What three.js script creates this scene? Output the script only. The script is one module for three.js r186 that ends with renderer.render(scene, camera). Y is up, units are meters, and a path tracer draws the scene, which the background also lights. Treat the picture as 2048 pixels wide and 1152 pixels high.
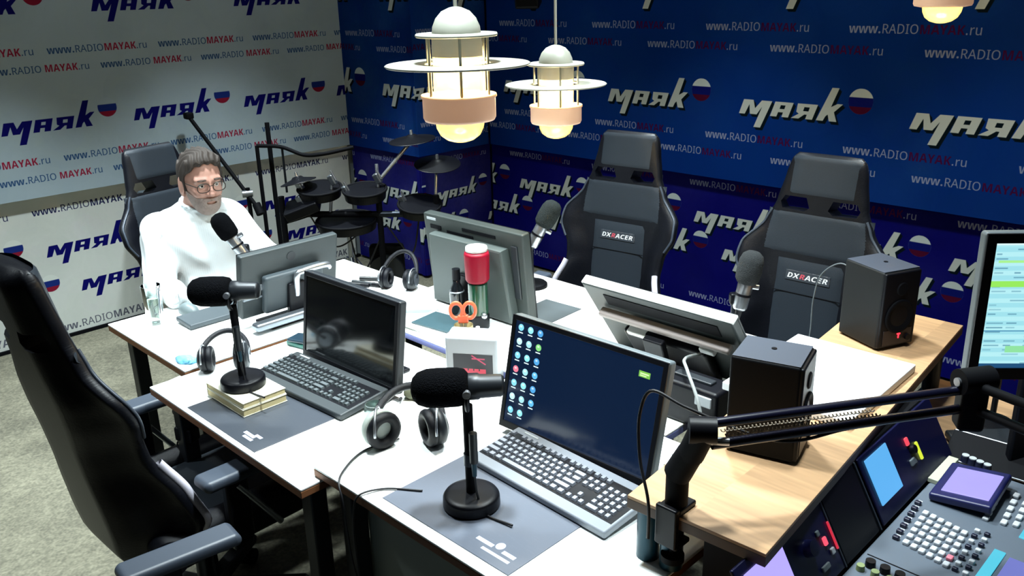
import * as THREE from 'three';
import { RoundedBoxGeometry } from 'three/addons/geometries/RoundedBoxGeometry.js';
import { mergeGeometries, mergeVertices, toCreasedNormals } from 'three/addons/utils/BufferGeometryUtils.js';
import { MarchingCubes } from 'three/addons/objects/MarchingCubes.js';
import { Brush, Evaluator, SUBTRACTION } from 'three-bvh-csg';

// ---------------------------------------------------------------- camera, lights, exposure
const scene = new THREE.Scene();
scene.background = new THREE.Color(0, 0, 0);
const renderer = new THREE.WebGLRenderer({ antialias: true });
renderer.toneMapping = THREE.LinearToneMapping;
renderer.toneMappingExposure = 1.0;
renderer.shadowMap.enabled = true;
const D = Math.PI / 180;
const camera = new THREE.PerspectiveCamera(37.02, 2048 / 1152, 0.05, 60);
camera.rotation.order = 'YXZ';
camera.position.set(0, 1.92, 0);
camera.rotation.set(-19.4 * D, 45 * D, -1.4 * D);
const CEIL = 2.72;
// recessed ceiling downlights: x, z, candela, cone half angle in degrees
const DOWNLIGHTS = [
  [-3.25, -1.55, 60, 46], [-2.35, -1.25, 60, 46], [-1.45, -1.3, 60, 46], [-2.35, -2.2, 60, 46], [-1.45, -2.2, 62, 46],
  [-0.75, -1.75, 30, 44], [-4.15, -1.1, 84, 44], [-4.15, -2.5, 70, 44], [-3.1, -0.1, 24, 50], [-3.5, -3.2, 26, 42], [-2.4, -3.3, 42, 43], [-1.1, -3.3, 42, 43],
];
const LEVEL = 0.36;
const LIGHT_TINT = [0.88, 1.0, 1.03];

// ---------------------------------------------------------------- helpers
const taken = {};
function numbered(name) { const n = taken[name] = (taken[name] ?? -1) + 1; return n ? name + '_' + String(n).padStart(3, '0') : name; }
function thing(name, label, category, pos = [0, 0, 0], yaw = 0, group) {
  const o = new THREE.Group(); o.name = numbered(name); o.position.set(...pos); o.rotation.y = yaw;
  o.userData = { label, category }; if (group) o.userData.group = group;
  scene.add(o); return o;
}
function shade(o) { o.castShadow = true; o.receiveShadow = true; return o; }
function part(parent, name, geo, mat, pos = [0, 0, 0], rot = [0, 0, 0], label) {
  const m = shade(new THREE.Mesh(geo, mat)); m.name = name; m.position.set(...pos); m.rotation.set(...rot);
  if (label) m.userData.label = label;
  parent.add(m); return m;
}
function solo(name, label, category, geo, mat, pos = [0, 0, 0], rot = [0, 0, 0], group) {
  const m = part(scene, numbered(name), geo, mat, pos, rot); m.userData = { label, category }; if (group) m.userData.group = group; return m;
}
function structure(name, geo, mat, pos = [0, 0, 0], rot = [0, 0, 0], parent = scene) {
  const m = part(parent, name, geo, mat, pos, rot); m.userData.kind = 'structure'; return m;
}
function copyOf(o, label, pos, yaw) {
  const c = o.clone(); c.name = numbered(o.name.replace(/_\d\d\d$/, '')); c.userData = { ...o.userData, label };
  if (pos) c.position.set(...pos); if (yaw !== undefined) c.rotation.y = yaw; scene.add(c); return c;
}
const gcache = {};
const memo = (k, f) => gcache[k] ??= f();
const RB = (w, h, d, r = 0.004, s = 2) => memo(['rb', w, h, d, r, s].join(), () => new RoundedBoxGeometry(w, h, d, s, Math.min(r, w / 2.01, h / 2.01, d / 2.01)));
const CY = (rt, rb, h, n = 28, open = false) => memo(['cy', rt, rb, h, n, open].join(), () => new THREE.CylinderGeometry(rt, rb, h, n, 1, open));
const SP = (r, w = 24, h = 16) => memo(['sp', r, w, h].join(), () => new THREE.SphereGeometry(r, w, h));
const TO = (R, r, a = 10, b = 36, arc = Math.PI * 2) => memo(['to', R, r, a, b, arc].join(), () => new THREE.TorusGeometry(R, r, a, b, arc));
const V = (a) => new THREE.Vector3(...a);
const LA = (pts, n = 40) => new THREE.LatheGeometry(pts.map((p) => new THREE.Vector2(p[0], p[1])), n);
function TU(pts, r, seg = 0, rad = 8, closed = false) {
  return new THREE.TubeGeometry(new THREE.CatmullRomCurve3(pts.map(V), closed, 'centripetal'), seg || pts.length * 8, r, rad, closed);
}
function place(g, pos = [0, 0, 0], rot = [0, 0, 0], scl = [1, 1, 1]) {
  const m = new THREE.Matrix4().compose(V(pos), new THREE.Quaternion().setFromEuler(new THREE.Euler(...rot)), V(scl));
  return g.clone().applyMatrix4(m);
}
function merge(list) { return mergeGeometries(list.map((g) => { const c = g.index ? g.toNonIndexed() : g.clone(); for (const k of Object.keys(c.attributes)) if (!['position', 'normal', 'uv'].includes(k)) c.deleteAttribute(k); return c; })); }
function rod(a, b, r, r2 = r, n = 16) { // cylinder between two points
  const A = V(a), B = V(b), d = B.clone().sub(A), g = new THREE.CylinderGeometry(r2, r, d.length(), n);
  g.applyQuaternion(new THREE.Quaternion().setFromUnitVectors(new THREE.Vector3(0, 1, 0), d.clone().normalize()));
  const c = A.add(B).multiplyScalar(0.5); g.translate(c.x, c.y, c.z); return g;
}
function prism(pts, depth, bevel = 0, holes = []) { // outline in x,y extruded along z
  const s = new THREE.Shape(pts.map((p) => new THREE.Vector2(...p)));
  for (const h of holes) s.holes.push(new THREE.Path(h.map((p) => new THREE.Vector2(...p))));
  return new THREE.ExtrudeGeometry(s, { depth, bevelEnabled: bevel > 0, bevelSize: bevel, bevelThickness: bevel, bevelSegments: 2, curveSegments: 8 });
}
function boxUV(g, s = 1) { // uv in metres by the way each face points
  const c = g.clone(), p = c.attributes.position, n = c.attributes.normal, uv = new Float32Array(p.count * 2);
  for (let i = 0; i < p.count; i++) {
    const ax = Math.abs(n.getX(i)), ay = Math.abs(n.getY(i)), az = Math.abs(n.getZ(i));
    const [u, v] = ay >= ax && ay >= az ? [p.getX(i), p.getZ(i)] : ax >= az ? [p.getZ(i), p.getY(i)] : [p.getX(i), p.getY(i)];
    uv[2 * i] = u * s; uv[2 * i + 1] = v * s;
  }
  c.setAttribute('uv', new THREE.BufferAttribute(uv, 2)); return c;
}
// value noise
function hash(x, y, s) { let h = (x * 374761393 + y * 668265263 + s * 1442695041) | 0; h = Math.imul(h ^ (h >>> 13), 1274126177); return ((h ^ (h >>> 16)) >>> 0) / 4294967296; }
function vnoise(x, y, per, s) {
  const xi = Math.floor(x), yi = Math.floor(y), fx = x - xi, fy = y - yi, w = (t) => t * t * (3 - 2 * t), m = (a) => ((a % per) + per) % per;
  const a = hash(m(xi), m(yi), s), b = hash(m(xi + 1), m(yi), s), c = hash(m(xi), m(yi + 1), s), d = hash(m(xi + 1), m(yi + 1), s);
  return (a + (b - a) * w(fx)) * (1 - w(fy)) + (c + (d - c) * w(fx)) * w(fy);
}
function tex(n, f, rep = [1, 1], srgb = true) {
  const d = new Uint8Array(n * n * 4);
  for (let y = 0; y < n; y++) for (let x = 0; x < n; x++) { const c = f(x / n, y / n); for (let k = 0; k < 3; k++) d[(y * n + x) * 4 + k] = Math.max(0, Math.min(255, c[k])); d[(y * n + x) * 4 + 3] = 255; }
  const t = new THREE.DataTexture(d, n, n); t.wrapS = t.wrapT = THREE.RepeatWrapping; t.magFilter = THREE.LinearFilter; t.minFilter = THREE.LinearMipmapLinearFilter; t.generateMipmaps = true;
  t.repeat.set(...rep); if (srgb) t.colorSpace = THREE.SRGBColorSpace; t.needsUpdate = true; return t;
}
function canvasTex(w, h, draw) {
  const c = document.createElement('canvas'); c.width = w; c.height = h; draw(c.getContext('2d'), w, h);
  const t = new THREE.CanvasTexture(c); t.colorSpace = THREE.SRGBColorSpace; t.anisotropy = 8; return t;
}
const mat = (color, roughness = 0.6, metalness = 0, extra = {}) => new THREE.MeshPhysicalMaterial({ color, roughness, metalness, ...extra });
const glow = (color, k, extra = {}) => new THREE.MeshStandardMaterial({ color: 0x111111, roughness: 0.4, emissive: color, emissiveIntensity: k, ...extra });

const gray = (v) => [v, v, v];
const bumpLeather = tex(256, (u, v) => gray(90 + 90 * vnoise(u * 64, v * 64, 64, 3) + 60 * vnoise(u * 128, v * 128, 128, 5)), [5, 5], false);
const bumpFoam = tex(256, (u, v) => gray(255 * vnoise(u * 90, v * 90, 90, 9)), [2, 2], false);
const bumpKnit = tex(256, (u, v) => gray(128 + 70 * Math.sin(u * Math.PI * 2 * 40) * (0.6 + 0.4 * Math.sin(v * Math.PI * 2 * 60)) + 40 * vnoise(u * 60, v * 60, 60, 2)), [3, 3], false);
const MT = {
  blackLeather: mat(0x0c0e15, 0.42, 0, { specularIntensity: 0.55, bumpMap: bumpLeather, bumpScale: 0.0006 }),
  greyLeather: mat(0x2a3139, 0.5, 0, { specularIntensity: 0.5, bumpMap: bumpLeather, bumpScale: 0.0005 }),
  blackFabric: mat(0x0d0f14, 0.9),
  blackPlastic: mat(0x090a10, 0.4, 0, { specularIntensity: 0.45 }),
  mattBlack: mat(0x07080d, 0.7, 0, { specularIntensity: 0.25 }),
  darkPlastic: mat(0x1c2126, 0.45),
  greyPlastic: mat(0x3e474c, 0.5),
  midPlastic: mat(0x5b6468, 0.5),
  palePlastic: mat(0xaab0b4, 0.45),
  whitePlastic: mat(0xe6e8e4, 0.4),
  armGrey: mat(0x3a424e, 0.45),
  silver: mat(0xc2c6cc, 0.28, 0.9),
  satin: mat(0x8d949c, 0.35, 0.85),
  steel: mat(0x2b3037, 0.35, 0.8),
  foam: mat(0x06070a, 0.95, 0, { specularIntensity: 0.1, bumpMap: bumpFoam, bumpScale: 0.002 }),
  foamGrey: mat(0x33393a, 0.95, 0, { specularIntensity: 0.1, bumpMap: bumpFoam, bumpScale: 0.002 }),
  whiteTrim: mat(0xc9c6d2, 0.4),
  paper: mat(0xeef0ec, 0.8),
  screenBlack: mat(0x05070a, 0.12, 0, { clearcoat: 0.6, clearcoatRoughness: 0.08 }),
  teal: mat(0x0f3a48, 0.35, 0.4),
  cableBlack: mat(0x0c0d12, 0.5),
  cableGrey: mat(0x8d9190, 0.5),
};
// ---------------------------------------------------------------- wall prints
const LOGO = [
  [[0, 0], [0.045, 0.135], [0.145, 0.135], [0.165, 0.06], [0.23, 0.135], [0.335, 0.135], [0.23, -0.115], [0.16, -0.115], [0.235, 0.075], [0.185, 0.003], [0.115, 0.003], [0.105, 0.09], [0.062, 0]],
  [[0.32, 0], [0.365, 0.135], [0.545, 0.135], [0.5, 0], [0.435, 0], [0.447, 0.042], [0.4, 0.042], [0.385, 0]],
  [[0.525, 0], [0.6, 0.045], [0.575, 0.06], [0.585, 0.135], [0.775, 0.135], [0.73, 0], [0.665, 0], [0.677, 0.04], [0.655, 0.04], [0.6, 0]],
  [[0.765, 0], [0.89, 0.289], [0.955, 0.289], [0.895, 0.125], [0.95, 0.155], [1.0, 0.155], [0.925, 0.082], [0.955, 0], [0.885, 0], [0.87, 0.058], [0.85, 0.04], [0.83, 0]],
];
const HOLES = [[[0.412, 0.072], [0.422, 0.106], [0.468, 0.106], [0.458, 0.072]], [[0.64, 0.07], [0.65, 0.106], [0.7, 0.106], [0.69, 0.07]]];
function logo(c, x, y, w, ink, back, dark, shadow) { // left end and baseline in pixels
  const path = (p, dx = 0, dy = 0) => { c.beginPath(); p.forEach(([u, v], i) => c[i ? 'lineTo' : 'moveTo'](x + u * w + dx, y - v * w + dy)); c.closePath(); c.fill(); };
  if (shadow) { c.fillStyle = shadow; for (const s of [0.008, 0.016, 0.024]) LOGO.forEach((p) => path(p, s * w, s * w)); }
  c.fillStyle = ink; LOGO.forEach((p) => path(p));
  c.fillStyle = shadow || back; HOLES.forEach((p) => path(p));
  const bx = x + 1.15 * w, by = y - 0.19 * w, r = 0.108 * w;                 // the three-coloured ball
  c.save(); c.beginPath(); c.arc(bx, by, r, 0, 7); c.clip();
  c.fillStyle = dark ? '#c9d4d4' : back; c.fillRect(bx - r, by - r, 2 * r, 2 * r);
  c.fillStyle = dark ? '#0a1468' : '#1b2f7a'; c.fillRect(bx - r, by - r * 0.3, 2 * r, 2 * r);
  c.fillStyle = dark ? '#4a0a2c' : '#8a1c34'; c.fillRect(bx - r, by + r * 0.42, 2 * r, 2 * r);
  c.restore();
}
function url(c, x, y, w, inkA, inkB, gap = 0) { // left end and baseline in pixels, total width
  const F = 100, set = [['www.', 'bold', inkA], ['RADIO', '', inkA], [(gap ? ' ' : '') + 'MAYAK', 'bold', inkB], ['.ru', '', inkA]];
  let total = 0; for (const [t, b] of set) { c.font = (b + ' ' + F + 'px sans-serif').trim(); total += c.measureText(t).width; }
  const k = w / total; c.save(); c.translate(x, y); c.scale(k, k); let at = 0;
  for (const [t, b, ink] of set) { c.font = (b + ' ' + F + 'px sans-serif').trim(); c.fillStyle = ink; c.fillText(t, at, 0); at += c.measureText(t).width; }
  c.restore();
}
// a print covers len metres to the right of its left edge and from y0 up to y1; rows: [kind, baseline height, first left end, pitch, width, gap]
function print(len, y0, y1, rows, dark, back, px = 2048) {
  const ppm = px / len, h = Math.min(2048, Math.round((y1 - y0) * ppm));
  return canvasTex(px, h, (c) => {
    c.fillStyle = back; c.fillRect(0, 0, px, h);
    for (let i = 0; i < 260; i++) { // faint mottling of the cloth
      const a = hash(i, 1, 7) * px, b = hash(i, 2, 7) * h, r = (0.05 + 0.25 * hash(i, 3, 7)) * ppm;
      const g = c.createRadialGradient(a, b, 0, a, b, r), s = hash(i, 4, 7) > 0.5 ? '255,255,255' : '0,0,30'; g.addColorStop(0, `rgba(${s},0.022)`); g.addColorStop(1, `rgba(${s},0)`); c.fillStyle = g; c.fillRect(a - r, b - r, 2 * r, 2 * r);
    }
    for (const [kind, y, first, pitch, w, gap] of rows) {
      for (let x = first - pitch * 6; x < len + 0.1; x += pitch) {
        if (x < -1) continue;
        const py = h - (y - y0) * ppm;
        if (kind === 'logo') logo(c, x * ppm, py, w * ppm, dark ? '#c6cdc9' : '#0b0b62', back, dark, dark ? '#04131c' : null);
        else if (kind === 'greyurl') url(c, x * ppm, py, w * ppm, '#5c5f6c', '#5c5f6c', gap);
        else if (kind === 'inkurl') url(c, x * ppm, py, w * ppm, '#20244e', '#20244e', gap);
        else url(c, x * ppm, py, w * ppm, dark ? '#8f96b4' : '#2c4f7c', dark ? '#430a3c' : '#98203c', gap);
      }
    }
  });
}
const cloth = (map) => mat(0xffffff, 0.75, 0, { map, specularIntensity: 0.12 });
function panel(parent, name, face, a, b, y0, y1, at, map, thick = 0.04) { // face 'x': plane x = at, runs from z = a down to z = b; face 'z': plane z = at, runs from x = a up to x = b
  const len = Math.abs(b - a), hgt = y1 - y0, g = new THREE.BoxGeometry(face === 'x' ? thick : len, hgt, face === 'x' ? len : thick).toNonIndexed();
  const p = g.attributes.position, uv = g.attributes.uv;
  for (let i = 0; i < p.count; i++) uv.setXY(i, (face === 'x' ? -p.getZ(i) : p.getX(i)) / len + 0.5, p.getY(i) / hgt + 0.5);
  const pos = face === 'x' ? [at - thick / 2, (y0 + y1) / 2, (a + b) / 2] : [(a + b) / 2, (y0 + y1) / 2, at - thick / 2];
  const m = part(parent, name, g, cloth(map)); m.position.set(pos[0] - parent.position.x, pos[1] - parent.position.y, pos[2] - parent.position.z); return m;
}

// ---------------------------------------------------------------- the room
const WX = -5.25, BZ = -4.28, RX = 2.2, FZ = 1.9, AZ = -3.62, BX = -4.47;
const carpetTex = tex(512, (u, v) => { const n = 0.5 * vnoise(u * 150, v * 150, 150, 1) + 0.3 * vnoise(u * 60, v * 60, 60, 2) + 0.35 * vnoise(u * 7, v * 7, 7, 4); return [122 * (0.62 + 0.5 * n), 119 * (0.62 + 0.5 * n), 102 * (0.62 + 0.5 * n)]; });
const carpetBump = tex(256, (u, v) => gray(255 * vnoise(u * 120, v * 120, 120, 8)), [1, 1], false);
const carpet = mat(0xffffff, 0.95, 0, { map: carpetTex, bumpMap: carpetBump, bumpScale: 0.002 });
const FW = RX - WX + 0.3, FD = FZ - BZ + 0.3;
structure('floor', boxUV(new THREE.BoxGeometry(FW, 0.12, FD)), carpet, [(RX + WX) / 2, -0.06, (FZ + BZ) / 2]);
structure('ceiling', new THREE.BoxGeometry(FW, 0.12, FD), mat(0x4a4e54, 0.9), [(RX + WX) / 2, CEIL + 0.06, (FZ + BZ) / 2]);
const plainWhite = mat(0x9aa4a8, 0.8), plainBlue = mat(0x060a3a, 0.7);
const wl = structure('wall_left', new THREE.BoxGeometry(0.15, CEIL, FZ - AZ + 0.15), plainWhite, [WX - 0.115, CEIL / 2, (FZ + AZ) / 2]);
const wa = structure('wall_alcove', new THREE.BoxGeometry(BX - WX + 0.2, CEIL, 0.15), plainBlue, [(BX + WX) / 2 - 0.1, CEIL / 2, AZ - 0.115]);
const wc = structure('wall_return', new THREE.BoxGeometry(0.15, CEIL, AZ - BZ + 0.1), plainBlue, [BX - 0.115, CEIL / 2, (AZ + BZ) / 2 - 0.1]);
const wb = structure('wall_back', new THREE.BoxGeometry(RX - BX + 0.2, CEIL, 0.15), plainBlue, [(RX + BX) / 2, CEIL / 2, BZ - 0.115]);
structure('wall_right', new THREE.BoxGeometry(0.15, CEIL, FD), mat(0x2a3038, 0.85), [RX + 0.075, CEIL / 2, (FZ + BZ) / 2]);
structure('wall_front', new THREE.BoxGeometry(FW, CEIL, 0.15), mat(0x2a3038, 0.85), [(RX + WX) / 2, CEIL / 2, FZ + 0.075]);
const UP0 = 0.86, WHITE = '#abbcc6', WHITE2 = '#dfe4de', BLUE = '#022f7c', BLUE2 = '#040464';  // WHITE: greyer banner cloth, darkened too for weaker light up the wall
// white wall: along z from the right-hand end (-3.58) to -0.6 in view, and on to the front wall
const wUp = (z0) => [['logo', 1.835, z0 + 1.94, 0.865, 0.5], ['url', 1.622, z0 + 1.67, 0.62, 0.555], ['url', 1.53, z0 + 1.94, 0.605, 0.545, 1], ['logo', 1.215, z0 + 1.36, 0.715, 0.5], ['url', 1.04, z0 + 1.65, 0.625, 0.555], ['url', 0.945, z0 + 1.3, 0.61, 0.55, 1]];
const wLo = (z0) => [['inkurl', 0.75, z0 + 1.44, 0.7, 0.58], ['logo', 0.5, z0 + 1.47, 0.7, 0.47], ['logo', 0.258, z0 + 1.62, 0.7, 0.47], ['greyurl', 0.04, z0 + 1.41, 0.76, 0.66]];
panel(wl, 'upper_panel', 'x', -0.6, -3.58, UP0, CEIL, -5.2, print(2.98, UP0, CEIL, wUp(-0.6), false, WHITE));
panel(wl, 'lower_panel', 'x', -0.6, -3.59, 0.02, 0.9, -5.25, print(2.99, 0.02, 0.9, wLo(-0.6), false, WHITE2), 0.03);
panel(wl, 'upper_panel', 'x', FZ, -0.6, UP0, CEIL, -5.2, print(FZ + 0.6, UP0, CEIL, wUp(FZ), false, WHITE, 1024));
panel(wl, 'lower_panel', 'x', FZ, -0.6, 0.02, 0.9, -5.25, print(FZ + 0.6, 0.02, 0.9, wLo(FZ), false, WHITE2, 1024), 0.03);
part(wl, 'wall_foot_strip', new THREE.BoxGeometry(0.03, 0.02, FZ - AZ), MT.mattBlack, [0.115, -CEIL / 2 + 0.01, 0]);
const bUp = (x0) => [['logo', 1.84, -4.09 - x0, 0.89, 0.575], ['url', 1.665, -3.48 - x0, 0.8, 0.6], ['url', 1.565, -3.84 - x0, 0.775, 0.59], ['logo', 1.235, -3.35 - x0, 0.905, 0.575], ['url', 1.085, -3.45 - x0, 0.8, 0.59], ['url', 0.985, -3.72 - x0, 0.74, 0.57]];
const bLo = (x0) => [['url', 0.79, -4.26 - x0, 0.745, 0.56], ['logo', 0.57, -4.17 - x0, 0.72, 0.5], ['logo', 0.375, -3.95 - x0, 0.71, 0.49], ['url', 0.1, -4.2 - x0, 0.73, 0.55]];
panel(wb, 'upper_panel', 'z', -4.4, -0.9, UP0, CEIL, -4.22, print(3.5, UP0, CEIL, bUp(-4.4), true, BLUE));
panel(wb, 'lower_panel', 'z', -4.44, -0.9, 0.02, 0.9, -4.27, print(3.54, 0.02, 0.9, bLo(-4.44), true, BLUE2), 0.03);
panel(wb, 'upper_panel', 'z', -0.9, RX, UP0, CEIL, -4.22, print(RX + 0.9, UP0, CEIL, bUp(-0.9 - 0.02), true, BLUE, 1024));
panel(wb, 'lower_panel', 'z', -0.9, RX, 0.02, 0.9, -4.27, print(RX + 0.9, 0.02, 0.9, bLo(-0.9), true, BLUE2, 1024), 0.03);
const aUp = [['logo', 1.85, -4.74 + 5.2, 0.9, 0.575], ['url', 1.62, -5.14 + 5.2, 0.78, 0.6], ['url', 1.525, -4.8 + 5.2, 0.76, 0.58], ['logo', 1.24, -4.77 + 5.2, 0.9, 0.575], ['url', 1.03, -5.15 + 5.2, 0.78, 0.6], ['url', 0.925, -4.8 + 5.2, 0.76, 0.58]];
panel(wa, 'upper_panel', 'z', -5.2, -4.424, UP0, CEIL, -3.58, print(0.776, UP0, CEIL, aUp, true, BLUE, 768));
panel(wa, 'lower_panel', 'z', -5.22, -4.44, 0.02, 0.9, -3.61, print(0.78, 0.02, 0.9, [['url', 0.78, 0.22, 0.75, 0.56], ['logo', 0.535, 0.25, 0.72, 0.5], ['logo', 0.3, 0.02, 0.72, 0.5], ['url', 0.1, 0.3, 0.73, 0.55]], true, BLUE2, 768), 0.03);
panel(wc, 'upper_panel', 'x', -3.58, -4.22, UP0, CEIL, -4.42, print(0.64, UP0, CEIL, [['logo', 1.84, 0.3, 0.9, 0.55], ['url', 1.64, 0.03, 0.78, 0.55], ['url', 1.54, -0.35, 0.76, 0.55], ['logo', 1.23, -0.22, 0.9, 0.55], ['url', 1.05, 0.03, 0.78, 0.55], ['url', 0.945, -0.35, 0.76, 0.55]], true, BLUE, 640));
panel(wc, 'lower_panel', 'x', -3.6, -4.26, 0.02, 0.9, -4.45, print(0.66, 0.02, 0.9, [['url', 0.785, 0.12, 0.75, 0.5], ['logo', 0.53, 0.12, 0.72, 0.4], ['logo', 0.3, -0.1, 0.72, 0.42], ['url', 0.1, 0.05, 0.73, 0.5]], true, BLUE2, 640), 0.03);

// ---------------------------------------------------------------- ceiling downlights
const dlGlow = glow(0xfff8ee, 6), dlRim = mat(0x9a9ea2, 0.5);
DOWNLIGHTS.forEach(([x, z, cd, ang], i) => {
  const words = ['over the man', 'over the left front keyboard', 'over the right front keyboard', 'over the grey rear-facing monitor', 'over the low tilted monitor', 'over the wooden counter', 'by the white wall near its left end', 'by the white wall near the boom stand', 'over the near black chair', 'over the drum kit', 'over the left far chair', 'over the right far chair'][i];
  const t = thing('ceiling_downlight', 'round recessed ceiling downlight ' + words, 'light', [x, CEIL, z], 0, 'recessed ceiling downlights');
  part(t, 'rim', TO(0.075, 0.01), dlRim, [0, -0.004, 0], [Math.PI / 2, 0, 0]);
  part(t, 'bulb', CY(0.07, 0.07, 0.006), dlGlow, [0, -0.006, 0]);
  const l = new THREE.SpotLight(new THREE.Color(...LIGHT_TINT), cd * LEVEL, 0, ang * D, 0.9, 2);
  l.position.set(x, CEIL - 0.03, z); l.target.position.set(x, 0, z); l.castShadow = true; l.shadow.radius = 4; l.name = 'downlight_beam_' + i;
  scene.add(l); l.target.name = 'downlight_aim_' + i; scene.add(l.target);
});

// ---------------------------------------------------------------- desks
const woodTex = (r, g, b, s) => tex(512, (u, v) => { const w = vnoise(u * 3, v * 26 + 1.4 * vnoise(u * 4, v * 4, 4, s), 26, s + 1), f = vnoise(u * 12, v * 160, 160, s + 2), k = 0.86 + 0.14 * w + 0.1 * (f - 0.5); return [r * k, g * k, b * (k - 0.02)]; });
const beech = mat(0xffffff, 0.5, 0, { map: woodTex(204, 163, 124, 11) });
const edgeWood = mat(0x8a5a38, 0.6), laminate = mat(0xf2f5f3, 0.35), deskGrey = mat(0x97a29f, 0.6), legMetal = mat(0x23272c, 0.45, 0.4);
function desk(name, label, x0, x1, z0, z1, top, edge = edgeWood) { // z0 is the edge nearest the camera
  const cx = (x0 + x1) / 2, cz = (z0 + z1) / 2, w = x1 - x0, d = Math.abs(z1 - z0);
  const t = thing(name, label, 'desk', [cx, 0, cz]);
  part(t, 'laminate_top', RB(w, 0.008, d, 0.003), laminate, [0, top - 0.004, 0]);
  part(t, 'board', RB(w, 0.02, d, 0.002), edge, [0, top - 0.018, 0]);
  for (const sx of [-1, 1]) for (const sz of [-1, 1]) part(t, 'leg', RB(0.05, top - 0.028, 0.05, 0.005), legMetal, [sx * (w / 2 - 0.06), (top - 0.028) / 2, sz * (d / 2 - 0.07)]);
  return t;
}
const deskL = desk('white_desk', 'white desk in front of the man in the white turtleneck', -3.22, -2.59, -1.06, -2.13, 0.75);
const desk1 = desk('white_desk', 'white desk under the front left keyboard and its book-raised microphone', -2.56, -1.69, -0.93, -1.7, 0.75);
const desk2 = desk('white_desk', 'white desk under the front right keyboard and lit desktop screen', -1.72, -0.815, -0.99, -1.71, 0.779);
const desk3 = desk('white_desk', 'long white desk at the far side before the two empty chairs', -2.57, -1.16, -1.73, -2.5, 0.772, mat(0x8088c0, 0.5));  // lilac edge colour paints the shade on a white desk edge
part(desk2, 'modesty_panel', RB(0.8, 0.5, 0.018, 0.003), deskGrey, [0.02, 0.48, 0.25]);
part(desk1, 'modesty_panel', RB(0.7, 0.45, 0.018, 0.003), mat(0xb9bdb2, 0.6), [0.0, 0.48, -0.3]);
part(deskL, 'modesty_panel', RB(0.018, 0.45, 0.9, 0.003), deskGrey, [0.2, 0.48, 0]);
// ---------------------------------------------------------------- racing-style office chairs (front = local +z)
const lerp = (a, b, t) => a + (b - a) * t, sm = (t) => { t = Math.max(0, Math.min(1, t)); return t * t * (3 - 2 * t); };
function curve(tab, y) { for (let i = 1; i < tab.length; i++) if (y <= tab[i][0]) return lerp(tab[i - 1][1], tab[i][1], sm((y - tab[i - 1][0]) / (tab[i][0] - tab[i - 1][0])) * 0.5 + 0.5 * (y - tab[i - 1][0]) / (tab[i][0] - tab[i - 1][0])); return tab[tab.length - 1][1]; }
const HALF = [[0, 0.23], [0.1, 0.285], [0.19, 0.275], [0.3, 0.238], [0.37, 0.245], [0.46, 0.288], [0.52, 0.284], [0.62, 0.205], [0.69, 0.172], [0.8, 0.15], [0.85, 0.138], [0.87, 0.122]];
const WING = [[0, 0.1], [0.1, 0.14], [0.2, 0.12], [0.33, 0.075], [0.47, 0.065], [0.6, 0.022], [0.87, 0.006]];
function backGeometry() {
  const NV = 48, NU = 40, H = 0.87, pos = [], idx = [];
  for (let j = 0; j <= NV; j++) {
    const y = H * j / NV, w = curve(HALF, y), wing = curve(WING, y), end = Math.min(1, Math.min(y, H - y) / 0.035), th = 0.045 * (0.35 + 0.65 * Math.sqrt(Math.max(0, 1 - (1 - end) ** 2)));
    for (let i = 0; i < NU; i++) {
      const a = i / NU * Math.PI * 2, ca = Math.cos(a), sa = Math.sin(a);
      const sx = Math.sign(ca) * Math.pow(Math.abs(ca), 0.55), sz = Math.sign(sa) * Math.pow(Math.abs(sa), 0.6);
      const f = sm((Math.abs(sx) - 0.5) / 0.45);
      pos.push(sx * (w - 0.004 * (1 - end)), y, sz * th * (1 - 0.35 * f) + wing * f);
    }
  }
  for (let j = 0; j < NV; j++) for (let i = 0; i < NU; i++) { const a = j * NU + i, b = j * NU + (i + 1) % NU, c = a + NU, d = b + NU; idx.push(a, c, b, b, c, d); }
  const bot = pos.length / 3; pos.push(0, 0, 0); const top = bot + 1; pos.push(0, H, 0);
  for (let i = 0; i < NU; i++) { idx.push(bot, i, (i + 1) % NU); idx.push(top, NV * NU + (i + 1) % NU, NV * NU + i); }
  const g = new THREE.BufferGeometry(); g.setAttribute('position', new THREE.Float32BufferAttribute(pos, 3)); g.setIndex(idx); g.computeVertexNormals();
  const uv = []; for (let i = 0; i < pos.length; i += 3) uv.push(pos[i], pos[i + 1]); g.setAttribute('uv', new THREE.Float32BufferAttribute(uv, 2));
  const ev = new Evaluator(); ev.attributes = ['position', 'normal', 'uv'];
  let br = new Brush(g); br.updateMatrixWorld();
  for (const s of [-1, 1]) {
    const hole = prism([[-0.055, -0.012], [-0.035, -0.026], [0.05, -0.022], [0.06, 0], [0.045, 0.024], [-0.04, 0.024]].map(([x, y]) => [x * s, y]), 0.3);
    hole.translate(s * 0.09, 0.69, -0.15); if (s < 0) { /* mirrored outline keeps its winding */ }
    const h = new Brush(hole); h.updateMatrixWorld(); br = ev.evaluate(br, h, SUBTRACTION); br.updateMatrixWorld();
  }
  return br.geometry;
}
const BACK = backGeometry();
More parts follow.
